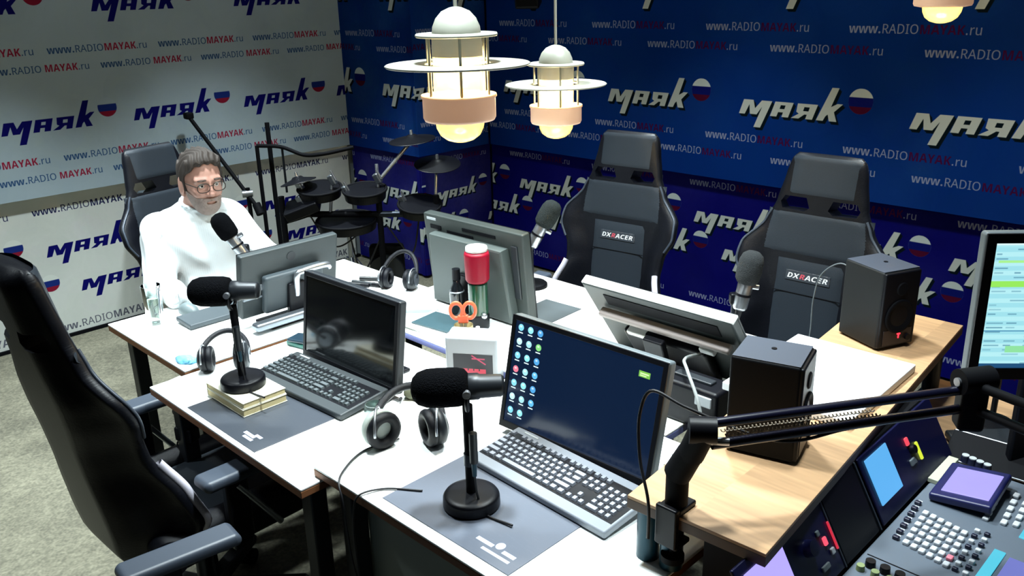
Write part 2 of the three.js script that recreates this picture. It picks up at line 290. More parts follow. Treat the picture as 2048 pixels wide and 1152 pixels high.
// the front panel follows the front of the back
function patch(x0, x1, y0, y1, lift, nx = 14, ny = 16) {
  const pos = [], uv = [], idx = [];
  const fz = (x, y) => { const w = curve(HALF, y), u = Math.min(1, Math.abs(x) / w), f = sm((u - 0.5) / 0.45), sa = Math.pow(Math.max(0, 1 - Math.pow(u, 1 / 0.55) ** 2), 0.5); return Math.pow(sa, 0.6) * 0.045 * (1 - 0.35 * f) + curve(WING, y) * f; };
  for (let j = 0; j <= ny; j++) for (let i = 0; i <= nx; i++) {
    const u = i / nx, v = j / ny, x = lerp(x0, x1, u), y = lerp(y0, y1, v), e = Math.min(1, Math.min(u, 1 - u, v, 1 - v) * 9);
    pos.push(x, y, fz(x, y) + lift * (e > 0 ? Math.sqrt(e) : -0.6)); uv.push(u, v);
  }
  for (let j = 0; j < ny; j++) for (let i = 0; i < nx; i++) { const a = j * (nx + 1) + i, b = a + 1, c = a + nx + 1, d = c + 1; idx.push(a, b, c, b, d, c); }
  const g = new THREE.BufferGeometry(); g.setAttribute('position', new THREE.Float32BufferAttribute(pos, 3)); g.setAttribute('uv', new THREE.Float32BufferAttribute(uv, 2)); g.setIndex(idx); g.computeVertexNormals(); return g;
}
const badge = canvasTex(512, 128, (c) => {
  c.fillStyle = '#343a42'; c.fillRect(0, 0, 512, 128); c.save(); c.transform(1, 0, -0.22, 1, 18, 0); c.font = 'bold 92px sans-serif';
  const put = (t, x, w, ink) => { c.save(); c.translate(x, 98); c.scale(w / c.measureText(t).width, 1); c.fillStyle = ink; c.fillText(t, 0, 0); c.restore(); };
  put('D', 14, 70, '#f2f4f6'); put('X', 84, 70, '#f2f4f6'); put('R', 158, 66, '#d85060'); put('ACER', 226, 262, '#f2f4f6'); c.restore();
});
const badgeMat = mat(0xffffff, 0.5, 0, { map: badge }), trimCurve = (s, y0, y1) => { const p = []; for (let k = 0; k <= 8; k++) { const y = lerp(y0, y1, k / 8); p.push([s * (curve(HALF, y) - 0.012), y, curve(WING, y) + 0.022]); } return TU(p, 0.013, 32, 8); };
function chair(label, pos, yaw, recline = 0.16, drop = 0) {
  const t = thing('racing_chair', label, 'chair', pos, yaw), arms = true, SEAT = 0.47 - drop;
  for (let k = 0; k < 5; k++) { // star base
    const a = k / 5 * Math.PI * 2 + 0.3, l = part(t, 'base_leg', memo('baseleg', () => prism([[0.02, 0.03], [0.3, 0.012], [0.31, 0], [0.3, -0.012], [0.02, -0.03]], 0.035, 0.004)), MT.blackPlastic, [0, 0.1, 0], [Math.PI / 2, 0, 0]);
    l.rotation.set(0, a, 0); l.geometry = memo('baseleg2', () => place(prism([[0.02, -0.01], [0.3, -0.025], [0.31, -0.01], [0.3, 0.002], [0.02, 0.035]], 0.04, 0.004), [0, 0, -0.02]));
    part(l, 'caster', memo('caster', () => place(CY(0.028, 0.028, 0.045, 16), [0, 0, 0], [Math.PI / 2, 0, 0])), MT.mattBlack, [0.28, -0.072, 0]);
  }
  part(t, 'gas_lift', CY(0.025, 0.03, 0.28, 16), MT.steel, [0, 0.24 - drop / 2, 0]);
  part(t, 'seat_mechanism', RB(0.22, 0.05, 0.28, 0.012), MT.blackPlastic, [0, 0.372 - drop, 0]);
  part(t, 'seat_cushion', RB(0.38, 0.1, 0.5, 0.045, 5), MT.greyLeather, [0, SEAT - 0.03, 0.02]);
  for (const s of [-1, 1]) part(t, 'seat_bolster', RB(0.1, 0.125, 0.5, 0.048, 5), MT.blackLeather, [s * 0.215, SEAT - 0.012, 0.01], [0, 0, s * 0.15]);
  const b = part(t, 'backrest', BACK, MT.blackLeather, [0, SEAT - 0.05, -0.235], [-recline, 0, 0]); b.scale.y = 1.03;
  part(b, 'centre_panel', memo('cp', () => patch(-0.135, 0.135, 0.03, 0.5, 0.007)), MT.greyLeather);
  part(b, 'upper_panel', memo('up', () => patch(-0.2, 0.2, 0.505, 0.66, 0.003)), MT.greyLeather);
  part(b, 'head_panel', memo('hp', () => patch(-0.128, 0.128, 0.722, 0.862, 0.003)), MT.greyLeather);
  part(b, 'badge', RB(0.17, 0.036, 0.002, 0.0008), badgeMat, [0, 0.43, 0.0535]);
  part(b, 'seam', RB(0.262, 0.003, 0.003, 0.001), MT.mattBlack, [0, 0.365, 0.0525]);
  for (const s of [-1, 1]) { part(b, 'side_trim', memo('trim' + s, () => trimCurve(s, 0.07, 0.3)), MT.whiteTrim); part(b, 'side_piping', memo('pipe' + s, () => { const p = []; for (let k = 0; k <= 10; k++) { const y = lerp(0.4, 0.66, k / 10); p.push([s * (curve(HALF, y) - 0.008), y, curve(WING, y) + 0.018]); } return TU(p, 0.005, 40, 6); }), MT.armGrey); }
  for (const s of [-1, 1]) part(t, 'recline_hinge', CY(0.05, 0.05, 0.03, 20), MT.blackPlastic, [s * 0.255, SEAT - 0.01, -0.2], [0, 0, Math.PI / 2]);
  if (arms) for (const s of [-1, 1]) {
    const p = part(t, 'arm_post', RB(0.035, 0.2, 0.07, 0.01), MT.blackPlastic, [s * 0.3, 0.55 - drop, -0.01]);
    part(p, 'arm_bracket', RB(0.2, 0.022, 0.06, 0.006), MT.steel, [-s * 0.09, -0.115, 0]);
    part(p, 'arm_strut', memo('strut', () => rod([0, -0.1, 0.1], [0, 0.08, -0.02], 0.009)), MT.satin, [s * 0.012, 0, 0.02]);
    part(t, 'arm_pad', memo('pad', () => { const g = new RoundedBoxGeometry(0.108, 0.034, 0.28, 5, 0.016), q = g.attributes.position; for (let i = 0; i < q.count; i++) { const z = q.getZ(i); q.setX(i, q.getX(i) * (1 - 0.3 * sm((Math.abs(z) - 0.06) / 0.09))); q.setY(i, q.getY(i) - 0.9 * Math.max(0, z - 0.08) ** 2 * 3); } g.computeVertexNormals(); return g; }), MT.armGrey, [s * 0.3, 0.667 - drop, 0.03]);
  }
  return t;
}
chair('black racing chair with its back to the camera at the left edge', [-2.33, 0, -0.92], Math.PI + 0.03, 0.15);
chair('reclined black racing chair cut off by the bottom edge, an armrest in view', [-1.49, 0, -0.59], Math.PI - 0.1, 1.15);
chair('black racing chair in which the man in white sits', [-3.72, 0, -1.76], Math.PI / 2 + 0.2, 0.19, 0.06);
chair('empty black racing chair directly right of the hanging lamps, behind the tilted monitor', [-2.22, 0, -2.68], 0.12, 0.12);
chair('empty black racing chair beside the black loudspeaker with the red light', [-1.35, 0, -2.68], 0.04, 0.12);

// ---------------------------------------------------------------- hanging lamps
const lampShell = mat(0x83847a, 0.5), lampCollar = mat(0xeecbb2, 0.4, 0, { emissive: 0xd8a684, emissiveIntensity: 0.4 }), lampFrost = mat(0xb9b6aa, 0.6), lampGlass = mat(0xfff2c0, 0.2, 0, { transmission: 0.75, thickness: 0, emissive: 0xffdc60, emissiveIntensity: 1.0 }), bulbGlow = glow(0xfff6c8, 9);
function lamp(label, x, y, z, cd) { // y is the height of the wide disc
  const k = 0.00116, t = thing('pendant_lamp', label, 'lamp', [x, y, z], 0.4);
  part(t, 'cord', CY(0.0045, 0.0045, CEIL - y - 105 * k, 10), lampShell, [0, (CEIL - y + 105 * k) / 2, 0]);
  part(t, 'cap', LA([[0.001, 110 * k], [12 * k, 108 * k], [28 * k, 101 * k], [40 * k, 88 * k], [47 * k, 72 * k], [49 * k, 58 * k], [46 * k, 58 * k], [36 * k, 84 * k], [0.001, 100 * k]]), lampShell);
  part(t, 'top_ring', LA([[46 * k, 60 * k], [80 * k, 60 * k], [82 * k, 56 * k], [80 * k, 53 * k], [46 * k, 54 * k], [46 * k, 60 * k]]), lampShell);
  part(t, 'upper_glass', LA([[48.5 * k, 54 * k], [49.5 * k, 54 * k], [50.5 * k, 16 * k], [49 * k, 16 * k], [48.5 * k, 54 * k]]), lampFrost);
  part(t, 'disc', LA([[66 * k, 2 * k], [110 * k, 4 * k], [143 * k, 2 * k], [146 * k, 0], [143 * k, -3 * k], [66 * k, -3 * k], [64 * k, 0], [66 * k, 2 * k]], 56), lampShell);
  part(t, 'glass_globe', LA([[49.5 * k, 16 * k], [50.5 * k, -60 * k], [50.5 * k, -112 * k], [48 * k, -126 * k], [41 * k, -140 * k], [28 * k, -150 * k], [14 * k, -154.5 * k], [0.0005, -156 * k]]), lampGlass);
  part(t, 'collar', LA([[52 * k, -58 * k], [76 * k, -58 * k], [77 * k, -63 * k], [74 * k, -66 * k], [74 * k, -104 * k], [71 * k, -110 * k], [55 * k, -113 * k], [52 * k, -110 * k], [52 * k, -58 * k]]), lampCollar);
  for (let i = 0; i < 6; i++) { const a = i / 6 * Math.PI * 2; part(t, 'rod', CY(3 * k, 3 * k, 118 * k, 8), lampShell, [66 * k * Math.cos(a), -1 * k, 66 * k * Math.sin(a)]); }
  part(t, 'bulb', LA([[0.0005, 22 * k], [9 * k, 18 * k], [11 * k, 0], [18 * k, -14 * k], [22 * k, -30 * k], [17 * k, -44 * k], [0.0005, -50 * k]], 24), bulbGlow);
  const l = new THREE.PointLight(0xffe6b0, cd * 0.55, 0, 2); l.position.set(x, y - 20 * k, z); l.castShadow = true; l.shadow.radius = 2; l.name = 'pendant_lamp_light'; scene.add(l);
}
lamp('nearest and largest of the three caged hanging lamps', -1.53, 1.75, -1.37, 1.6);
lamp('smaller bright white caged hanging lamp in the middle', -1.955, 1.605, -2.185, 1.6);
lamp('hanging lamp cut off by the top edge, only its glass bottom in view', -1.03, 1.955, -2.97, 1.6);

// ---------------------------------------------------------------- monitors
function monitor(name, label, pos, yaw, w, h, tilt, o = {}) { // pos: on the table under the middle; screen looks along local +z
  const t = thing(name, label, 'monitor', pos, yaw), lift = o.lift ?? 0.02, th = o.th ?? 0.03, mg = o.margin ?? 0.014, shell = o.shell ?? MT.darkPlastic;
  part(t, 'foot', RB(o.footW ?? 0.22, 0.012, o.footD ?? 0.16, 0.005), o.footMat ?? MT.blackPlastic, [0, 0.006, o.footZ ?? -0.03]);
  part(t, 'neck', RB(0.07, lift + h * 0.45, 0.025, 0.006), o.footMat ?? MT.blackPlastic, [0, (lift + h * 0.45) / 2 + 0.006, -0.05 - h * 0.2 * Math.sin(tilt) + (o.neckZ ?? 0)], [-tilt * 0.6, 0, 0]);
  const b = part(t, 'housing', RB(w, h, th, 0.008), shell, [0, lift + h / 2 * Math.cos(tilt) + 0.012, -h / 2 * Math.sin(tilt)], [-tilt, 0, 0]);
  part(b, 'bezel', prism([[-w / 2 + 0.003, -h / 2 + 0.003], [w / 2 - 0.003, -h / 2 + 0.003], [w / 2 - 0.003, h / 2 - 0.003], [-w / 2 + 0.003, h / 2 - 0.003]], 0.004, 0.001, [[[-w / 2 + mg, -h / 2 + mg + 0.006], [-w / 2 + mg, h / 2 - mg], [w / 2 - mg, h / 2 - mg], [w / 2 - mg, -h / 2 + mg + 0.006]]]), o.bezel ?? MT.blackPlastic, [0, 0, th / 2 - 0.001]);
  part(b, 'screen', new THREE.PlaneGeometry(w - 2 * mg + 0.002, h - 2 * mg - 0.004), o.screen ?? MT.screenBlack, [0, 0.003, th / 2 + 0.0015]);
  return { t, b, th };
}
const icons = canvasTex(1024, 640, (c) => {
  c.fillStyle = '#0b1b34'; c.fillRect(0, 0, 1024, 640);
  const pal = ['#7fd0e8', '#5fb6e8', '#8fe0ee', '#bfe8f0', '#4f9ed8', '#9fd8e0'];
  for (let r = 0; r < 7; r++) for (let k = 0; k < 3; k++) {
    if (r === 6 && k === 2) continue;
    const x = 24 + k * 74, y = 22 + r * 86; c.fillStyle = r === 3 && k === 0 ? '#e07a90' : r === 1 && k === 2 ? '#7fd07a' : pal[(r * 3 + k * 2) % 6]; c.beginPath(); c.arc(x + 22, y + 20, 21, 0, 7); c.fill();
    c.fillStyle = '#d8f0f4'; c.fillRect(x + 4, y + 48, 36, 7); c.fillStyle = 'rgba(255,255,255,0.55)'; c.fillRect(x + 12, y + 8, 16, 12);
  }
  c.fillStyle = '#78b84e'; c.fillRect(880, 60, 70, 34); c.fillStyle = '#d0f0b0'; c.fillRect(888, 70, 54, 8); c.fillRect(888, 82, 40, 6);
});
const iconScreen = new THREE.MeshPhysicalMaterial({ color: 0x050608, roughness: 0.12, emissive: 0xffffff, emissiveMap: icons, emissiveIntensity: 1.3 });
const sheet = canvasTex(768, 640, (c) => {
  c.fillStyle = '#a9e6ee'; c.fillRect(0, 0, 768, 640);
  for (let r = 0; r < 26; r++) { const y = 24 + r * 23; c.fillStyle = r % 2 ? '#b4ecf2' : '#9fdfea'; c.fillRect(0, y, 768, 22); for (let k = 0; k < 11; k++) if (hash(r, k, 3) > 0.35) { c.fillStyle = `rgba(60,110,140,${0.25 + 0.35 * hash(r, k, 4)})`; c.fillRect(10 + k * 70, y + 7, 18 + 42 * hash(r, k, 5), 7); } }
  c.fillStyle = '#96e85e'; c.fillRect(0, 190, 768, 30); c.fillStyle = '#a8ee90'; c.fillRect(20, 88, 180, 12); c.fillStyle = '#8fe0a0'; c.fillRect(90, 520, 678, 34);
  c.fillStyle = '#4a8ab0'; c.fillRect(0, 440, 768, 5); c.fillStyle = '#20507a'; c.fillRect(0, 612, 768, 28); c.fillStyle = '#d8f4f6'; c.fillRect(0, 0, 768, 14);
});
const sheetScreen = new THREE.MeshPhysicalMaterial({ color: 0x050608, roughness: 0.3, emissive: 0xffffff, emissiveMap: sheet, emissiveIntensity: 1.05 });
// front right: lit desktop; front left: switched off
monitor('desktop_monitor', 'monitor showing a dark desktop with rows of blue icons', [-1.253, 0.779, -1.455], 0.02, 0.49, 0.312, 0.22, { screen: iconScreen, lift: 0.004, shell: MT.midPlastic, footZ: -0.1, footD: 0.14 });
monitor('desktop_monitor', 'switched-off dark monitor behind the front left keyboard', [-2.135, 0.75, -1.4], 0.03, 0.48, 0.29, 0.14, { lift: 0.004, footZ: -0.09, footD: 0.13 });
// the man's monitor, seen from behind
{
  const { b, t } = monitor('desktop_monitor', 'dark grey monitor seen from behind in front of the man', [-2.78, 0.75, -1.575], -Math.PI / 2, 0.41, 0.255, 0.2, { shell: mat(0x2f3739, 0.5), lift: 0.03, footW: 0.26, footD: 0.12, footMat: MT.blackPlastic });
  part(b, 'back_bulge', RB(0.25, 0.15, 0.035, 0.012), MT.greyPlastic, [0, -0.04, -0.028]);
  part(b, 'emblem', CY(0.018, 0.018, 0.002, 20), MT.darkPlastic, [0.0, 0.085, -0.016], [Math.PI / 2, 0, 0]);
  part(b, 'mount_arm', TU([[-0.14, 0.02, -0.055], [-0.13, 0.035, -0.06], [-0.02, 0.035, -0.06], [0.0, 0.03, -0.06], [0.0, -0.06, -0.055]], 0.012, 40), MT.silver);
  part(b, 'vent_bar', RB(0.12, 0.024, 0.01, 0.004), MT.silver, [0.14, -0.01, -0.018]);
  part(b, 'vent_bar', RB(0.12, 0.01, 0.01, 0.003), MT.satin, [0.14, -0.045, -0.018]);
  part(t, 'sound_bar', RB(0.36, 0.03, 0.045, 0.012), MT.satin, [0.02, 0.028, -0.09]);
}
{ // monitor standing in the middle, seen from behind
  const { b } = monitor('desktop_monitor', 'grey monitor seen from behind, standing behind the red-topped bottle', [-2.225, 0.772, -2.07], Math.PI + 0.02, 0.515, 0.335, 0.1, { shell: mat(0x2e3533, 0.5), lift: 0.0, th: 0.04, neckZ: -0.02, footZ: 0.02, footD: 0.16 });
  part(b, 'back_bulge', prism([[-0.2, -0.16], [0.2, -0.16], [0.18, 0.1], [-0.18, 0.1]], 0.03, 0.008), mat(0x434b49, 0.5), [0, 0, -0.056]);
  part(b, 'vent', RB(0.17, 0.012, 0.004, 0.001), MT.mattBlack, [-0.04, 0.135, -0.0205]);
  part(b, 'vent', RB(0.14, 0.016, 0.004, 0.001), MT.mattBlack, [0.06, 0.11, -0.0205]);
  part(b, 'vent', RB(0.06, 0.016, 0.004, 0.001), MT.mattBlack, [0.19, 0.12, -0.0205]);
  part(b, 'label', RB(0.05, 0.01, 0.002, 0.0005), MT.palePlastic, [0.21, 0.15, -0.021]);
  part(b, 'side_grip', RB(0.03, 0.2, 0.01, 0.004), MT.darkPlastic, [-0.215, 0.02, -0.022]);
}
{ // monitor leaning back on the far right desk, its top edge painted as lit, towards the camera
  const { b } = monitor('desktop_monitor', 'low tilted monitor with light painted on its top edge and white plugs behind it', [-1.36, 0.772, -2.13], Math.PI, 0.53, 0.33, 0.62, { shell: mat(0x1e2727, 0.5), bezel: MT.darkPlastic, lift: 0.005, th: 0.032, footZ: 0.02, neckZ: -0.07 });
  part(b, 'lit_top_edge', RB(0.532, 0.008, 0.03, 0.003), MT.whitePlastic, [0, 0.162, 0.002]);  // white strip paints the light falling on the housing's upper edge
  part(b, 'back_ledge', RB(0.46, 0.018, 0.03, 0.005), mat(0x8a7f7a, 0.5), [-0.01, 0.06, -0.035]);
  part(b, 'vent', RB(0.4, 0.05, 0.004, 0.001), MT.mattBlack, [-0.01, 0.11, -0.0165]);
  part(b, 'plug', RB(0.07, 0.022, 0.03, 0.005), MT.whitePlastic, [0.1, -0.0, -0.035]); part(b, 'plug', RB(0.03, 0.02, 0.03, 0.005), MT.whitePlastic, [0.0, -0.01, -0.035]); part(b, 'plug', RB(0.05, 0.022, 0.03, 0.005), MT.whitePlastic, [-0.16, 0.03, -0.035]);
  part(b, 'back_bulge', RB(0.3, 0.16, 0.03, 0.012), MT.blackPlastic, [0, -0.07, -0.035]);
}
// operator's screen at the right edge
monitor('desktop_monitor', 'lit monitor with a pale blue table of rows at the right edge', [-0.335, 0.72, -2.1], Math.PI / 4 - 0.06, 0.5, 0.335, 0.03, { screen: sheetScreen, lift: 0.34, th: 0.03, margin: 0.022, shell: MT.midPlastic, footZ: -0.17, neckZ: -0.1, footW: 0.1, footD: 0.08 });

// ---------------------------------------------------------------- keyboards
const keyGeo = {}; const keyOf = (w) => keyGeo[w] ??= (() => { const g = new THREE.BoxGeometry(w, 0.008, 0.0142), p = g.attributes.position; for (let i = 0; i < p.count; i++) if (p.getY(i) > 0) { p.setX(i, p.getX(i) * (1 - 0.004 / w)); p.setZ(i, p.getZ(i) * 0.76); } g.computeVertexNormals(); return g; })();
function keyboard(label, pos, yaw, slope, w, d, body, keyMat, keys = true) {
  const t = thing('computer_keyboard', label, 'keyboard', pos, yaw);
  const b = part(t, 'body', RB(w, 0.02, d, 0.006), body, [0, 0.011 + d / 2 * Math.sin(slope), 0], [slope, 0, 0]);
  if (!keys) return t;
  const u = 0.0188, x0 = -w / 2 + 0.012 + u / 2, z0 = -d / 2 + 0.042, k = w / 0.45;
  part(b, 'key_bed', RB(w - 0.014, 0.003, 0.122, 0.001), MT.blackPlastic, [0, 0.0095, z0 + 0.046]);
  const row = (z, list) => list.forEach(([x, n]) => part(b, 'key', keyOf(+(n * u - 0.0052).toFixed(4)), keyMat, [(x0 + (x + (n - 1) / 2) * u) * k, 0.0135, z]));
  const run = (a, n) => Array.from({ length: n }, (_, i) => [a + i, 1]);
  row(z0 - 0.006, [[0, 1], ...run(2, 4), ...run(6.5, 4), ...run(11, 4), ...run(15.25, 3)]);
  row(z0 + 0.018, [...run(0, 13), [13, 2], ...run(15.25, 3), ...run(18.5, 4)]);
  row(z0 + 0.037, [[0, 1.5], ...run(1.5, 12), [13.5, 1.5], ...run(15.25, 3), ...run(18.5, 4)]);
  row(z0 + 0.056, [[0, 1.75], ...run(1.75, 11), [12.75, 2.25], ...run(18.5, 4)]);
  row(z0 + 0.075, [[0, 2.25], ...run(2.25, 10), [12.25, 2.75], [16.25, 1], ...run(18.5, 4)]);
  row(z0 + 0.094, [[0, 1.25], [1.25, 1.25], [2.5, 1.25], [3.75, 6.25], [10, 1.25], [11.25, 1.25], [12.5, 1.25], [13.75, 1.25], ...run(15.25, 3), [18.5, 2], [20.5, 1], [21.5, 1]]);
  part(b, 'logo_mark', RB(0.05, 0.001, 0.006, 0.0004), MT.palePlastic, [-w / 2 + 0.06, 0.0105, -d / 2 + 0.014]);
  return t;
}
keyboard('grey keyboard with black key gaps under the monitor with blue icons', [-1.205, 0.779, -1.345], -0.045, 0.1, 0.455, 0.18, mat(0x7c828b, 0.5), mat(0x878c96, 0.5));
keyboard('dark keyboard under the switched-off monitor', [-2.145, 0.75, -1.283], 0.06, 0.08, 0.46, 0.185, mat(0x2b3134, 0.5), mat(0x4a5154, 0.5));
keyboard('small dark keyboard on the desk by the man\'s hand', [-2.97, 0.75, -1.39], Math.PI / 2, 0.05, 0.3, 0.12, MT.greyPlastic, MT.darkPlastic, false);
// ---------------------------------------------------------------- microphones
const micBody = mat(0x1d2126, 0.4, 0.3);
function broadcastMic(label, pos, yaw) { // windscreen points along local +z
  const t = thing('desk_microphone', label, 'microphone', pos, yaw), ax = 0.302;
  part(t, 'base', memo('mb', () => LA([[0.0005, 0.034], [0.05, 0.033], [0.062, 0.03], [0.066, 0.024], [0.067, 0.004], [0.063, 0], [0.0005, 0]])), MT.blackPlastic);
  part(t, 'pole', memo('mp', () => rod([0, 0.03, 0], [0, ax - 0.045, 0], 0.0115)), MT.mattBlack);
  part(t, 'pole_collar', CY(0.014, 0.014, 0.03, 16), MT.steel, [0, 0.12, 0]);
  const y = part(t, 'yoke', memo('my', () => merge([TU([[-0.036, ax + 0.006, 0], [-0.037, ax - 0.025, 0], [-0.02, ax - 0.048, 0], [0, ax - 0.052, 0], [0.02, ax - 0.048, 0], [0.037, ax - 0.025, 0], [0.036, ax + 0.006, 0]], 0.0055, 40)])), MT.blackPlastic);
  for (const s of [-1, 1]) part(y, 'yoke_screw', place(CY(0.009, 0.009, 0.012, 14), [0, 0, 0], [0, 0, Math.PI / 2]), MT.silver, [s * 0.04, ax, 0]);
  part(t, 'body', memo('mbody', () => place(LA([[0.0005, -0.085], [0.02, -0.083], [0.025, -0.076], [0.027, -0.03], [0.03, -0.025], [0.03, 0.01], [0.0005, 0.012]]), [0, ax, 0], [Math.PI / 2, 0, 0])), micBody);
  part(t, 'windscreen', memo('mw', () => place(LA([[0.0005, -0.006], [0.03, -0.004], [0.04, 0.004], [0.0435, 0.02], [0.0445, 0.06], [0.043, 0.088], [0.036, 0.108], [0.024, 0.119], [0.01, 0.123], [0.0005, 0.1235]]), [0, ax, 0], [Math.PI / 2, 0, 0])), MT.foam);
  const c = part(t, 'connector', memo('mc', () => rod([0.026, 0.2, -0.01], [0.026, 0.125, -0.01], 0.0095)), MT.darkPlastic);
  part(c, 'connector_sleeve', memo('mcs', () => rod([0.026, 0.125, -0.01], [0.026, 0.09, -0.01], 0.007, 0.005)), MT.teal);
  part(t, 'cable', memo('mcab', () => TU([[0.026, 0.09, -0.01], [0.03, 0.04, -0.015], [0.05, 0.006, -0.03], [0.1, 0.005, -0.09]], 0.003, 40, 6)), MT.cableBlack);
  return t;
}
broadcastMic('black foam microphone raised on a pale book', [-2.255, 0.7955, -1.095], -Math.PI / 4);
broadcastMic('black foam microphone standing on the nearest grey desk mat', [-1.295, 0.7815, -1.145], -Math.PI / 4 + 0.04);
function studioMic(label, pos, tilt, ht, foamMat) { // leans to the camera's right by tilt
  const t = thing('studio_microphone', label, 'microphone', pos, Math.PI / 4);
  part(t, 'base', memo('sb', () => LA([[0.0005, 0.02], [0.055, 0.018], [0.062, 0.012], [0.062, 0], [0.0005, 0]])), MT.mattBlack);
  part(t, 'pole', rod([0, 0.015, 0], [0, ht, 0], 0.008), MT.steel);
  part(t, 'swivel', RB(0.03, 0.04, 0.03, 0.008), MT.blackPlastic, [0, ht, 0]);
  const b = part(t, 'body', memo('sbody', () => LA([[0.0005, -0.055], [0.02, -0.053], [0.024, -0.045], [0.0255, 0.05], [0.0005, 0.052]])), MT.silver, [0.025 * Math.sign(tilt), ht + 0.02, 0.015], [0, 0, -tilt]);
  part(b, 'ring', CY(0.0265, 0.0265, 0.008), MT.blackPlastic, [0, 0.0, 0]);
  part(b, 'tail', CY(0.014, 0.01, 0.03, 16), MT.blackPlastic, [0, -0.068, 0]);
  part(b, 'windscreen', memo('sw', () => LA([[0.0005, 0.038], [0.03, 0.04], [0.038, 0.052], [0.0405, 0.08], [0.0395, 0.115], [0.033, 0.135], [0.02, 0.146], [0.0005, 0.15]])), foamMat);
  part(b, 'side_knob', place(CY(0.009, 0.009, 0.02, 14), [0, 0, 0], [0, 0, Math.PI / 2]), MT.silver, [0.034, 0.03, 0]);
  return t;
}
studioMic('silver and black microphone in front of the man\'s chest', [-3.115, 0.75, -1.6], -0.5, 0.19, MT.foam);
studioMic('silver microphone with grey windscreen left of the left empty chair', [-2.26, 0.772, -2.375], 0.5, 0.2, MT.foamGrey);
studioMic('upright silver microphone with dark windscreen before the right empty chair', [-1.365, 0.772, -2.4], 0.18, 0.155, mat(0x262a2c, 0.95, 0, { bumpMap: bumpFoam, bumpScale: 0.002 }));
studioMic('microphone whose tip shows above the lit monitor at the right edge', [-0.57, 0.72, -2.46], 0.2, 0.5, MT.foamGrey);

// ---------------------------------------------------------------- headphones
function headphones(label, pos, yaw, lay = 0.9, cupMat = MT.blackPlastic, swivel = 0, size = 1) {
  const t = thing('headphones', label, 'headphones', pos, yaw), r = 0.043; t.scale.setScalar(size);
  for (const s of [-1, 1]) {
    const c = part(t, 'ear_cup', memo('cup', () => place(LA([[0.0005, 0.018], [0.03, 0.017], [0.04, 0.01], [0.0425, 0], [0.04, -0.012], [0.0005, -0.012]]), [0, 0, 0], [0, 0, -Math.PI / 2])), s < 0 ? cupMat : MT.darkPlastic, [s * 0.062, r, 0]);
    c.rotation.y = (s < 0 ? Math.PI : 0) - swivel * (s < 0 ? 1 : -0.5);
    part(c, 'ear_cushion', memo('cush', () => place(TO(0.031, 0.0115, 10, 28), [-0.018, 0, 0], [0, Math.PI / 2, 0])), MT.blackLeather);
    part(c, 'cup_plate', memo('cplate', () => place(CY(0.024, 0.026, 0.004, 24), [0.018, 0, 0], [0, 0, Math.PI / 2])), MT.satin);
  }
  const P = (a, rr) => [Math.cos(a) * rr, r + Math.sin(a) * 0.12 * Math.cos(lay) + 0.004, -Math.sin(a) * 0.125 * Math.sin(lay)];
  const arc = []; for (let k = 0; k <= 10; k++) arc.push(P(Math.PI * k / 10, 0.076));
  part(t, 'headband', memo('band' + lay, () => { const g = TU(arc, 0.009, 60, 8); return g; }), MT.blackLeather);
  part(t, 'yoke', memo('hy', () => place(TO(0.046, 0.003, 8, 24, Math.PI), [0.066, r, 0], [0, Math.PI / 2, 0])), MT.silver);
  part(t, 'yoke', memo('hy2', () => place(TO(0.046, 0.003, 8, 24, Math.PI), [-0.066, r, 0], [0, Math.PI / 2, 0])), MT.silver);
  return t;
}
headphones('large headphones lying left of the nearest microphone stand', [-1.625, 0.779, -1.225], 0.8, 1.25, mat(0xaab4ae, 0.4), 0.9, 1.2);
headphones('black headphones lying left of the microphone on the book', [-2.5, 0.75, -1.16], 0.95, 1.2);
headphones('black headphones lying in the far corner of the man\'s desk', [-2.7, 0.75, -2.04], 0.5, 0.75);

// ---------------------------------------------------------------- wooden counter with loudspeakers
{
  const t = thing('wooden_counter', 'light wooden counter raised over the desk end, carrying the loudspeakers', 'counter', [-0.78, 0.72, -1.9]);
  const X = (x) => x + 0.78, Z = (z) => z + 1.9;
  const slab = (pts, y, h, m, name) => part(t, name, boxUV(place(prism(pts.map(([x, z]) => [X(x), -Z(z)]), h, 0.0015), [0, y - 0.72, 0], [-Math.PI / 2, 0, 0])), m);
  const out = [[-0.913, -1.235], [-0.612, -1.25], [-0.73, -2.63], [-1.03, -2.63]];
  slab(out, 0.9285, 0, beech, 'top').geometry = boxUV(place(prism(out.map(([x, z]) => [X(x), -Z(z)]), 0.006, 0.001), [0, 0.923 - 0.72, 0], [-Math.PI / 2, 0, 0]));
  slab(out, 0.902, 0.02, mat(0x5a4638, 0.6), 'edge_board');
  for (const [x, z, m] of [[-0.885, -1.27, MT.teal], [-0.83, -1.275, MT.teal], [-0.98, -2.58, MT.steel], [-0.78, -2.58, MT.steel]]) { const bottom = z > -1.7 ? 0.779 : 0.0; part(t, 'post', CY(0.024, 0.024, 0.901 - bottom, 20), m, [X(x), (0.901 + bottom) / 2 - 0.72, Z(z)]); }
}
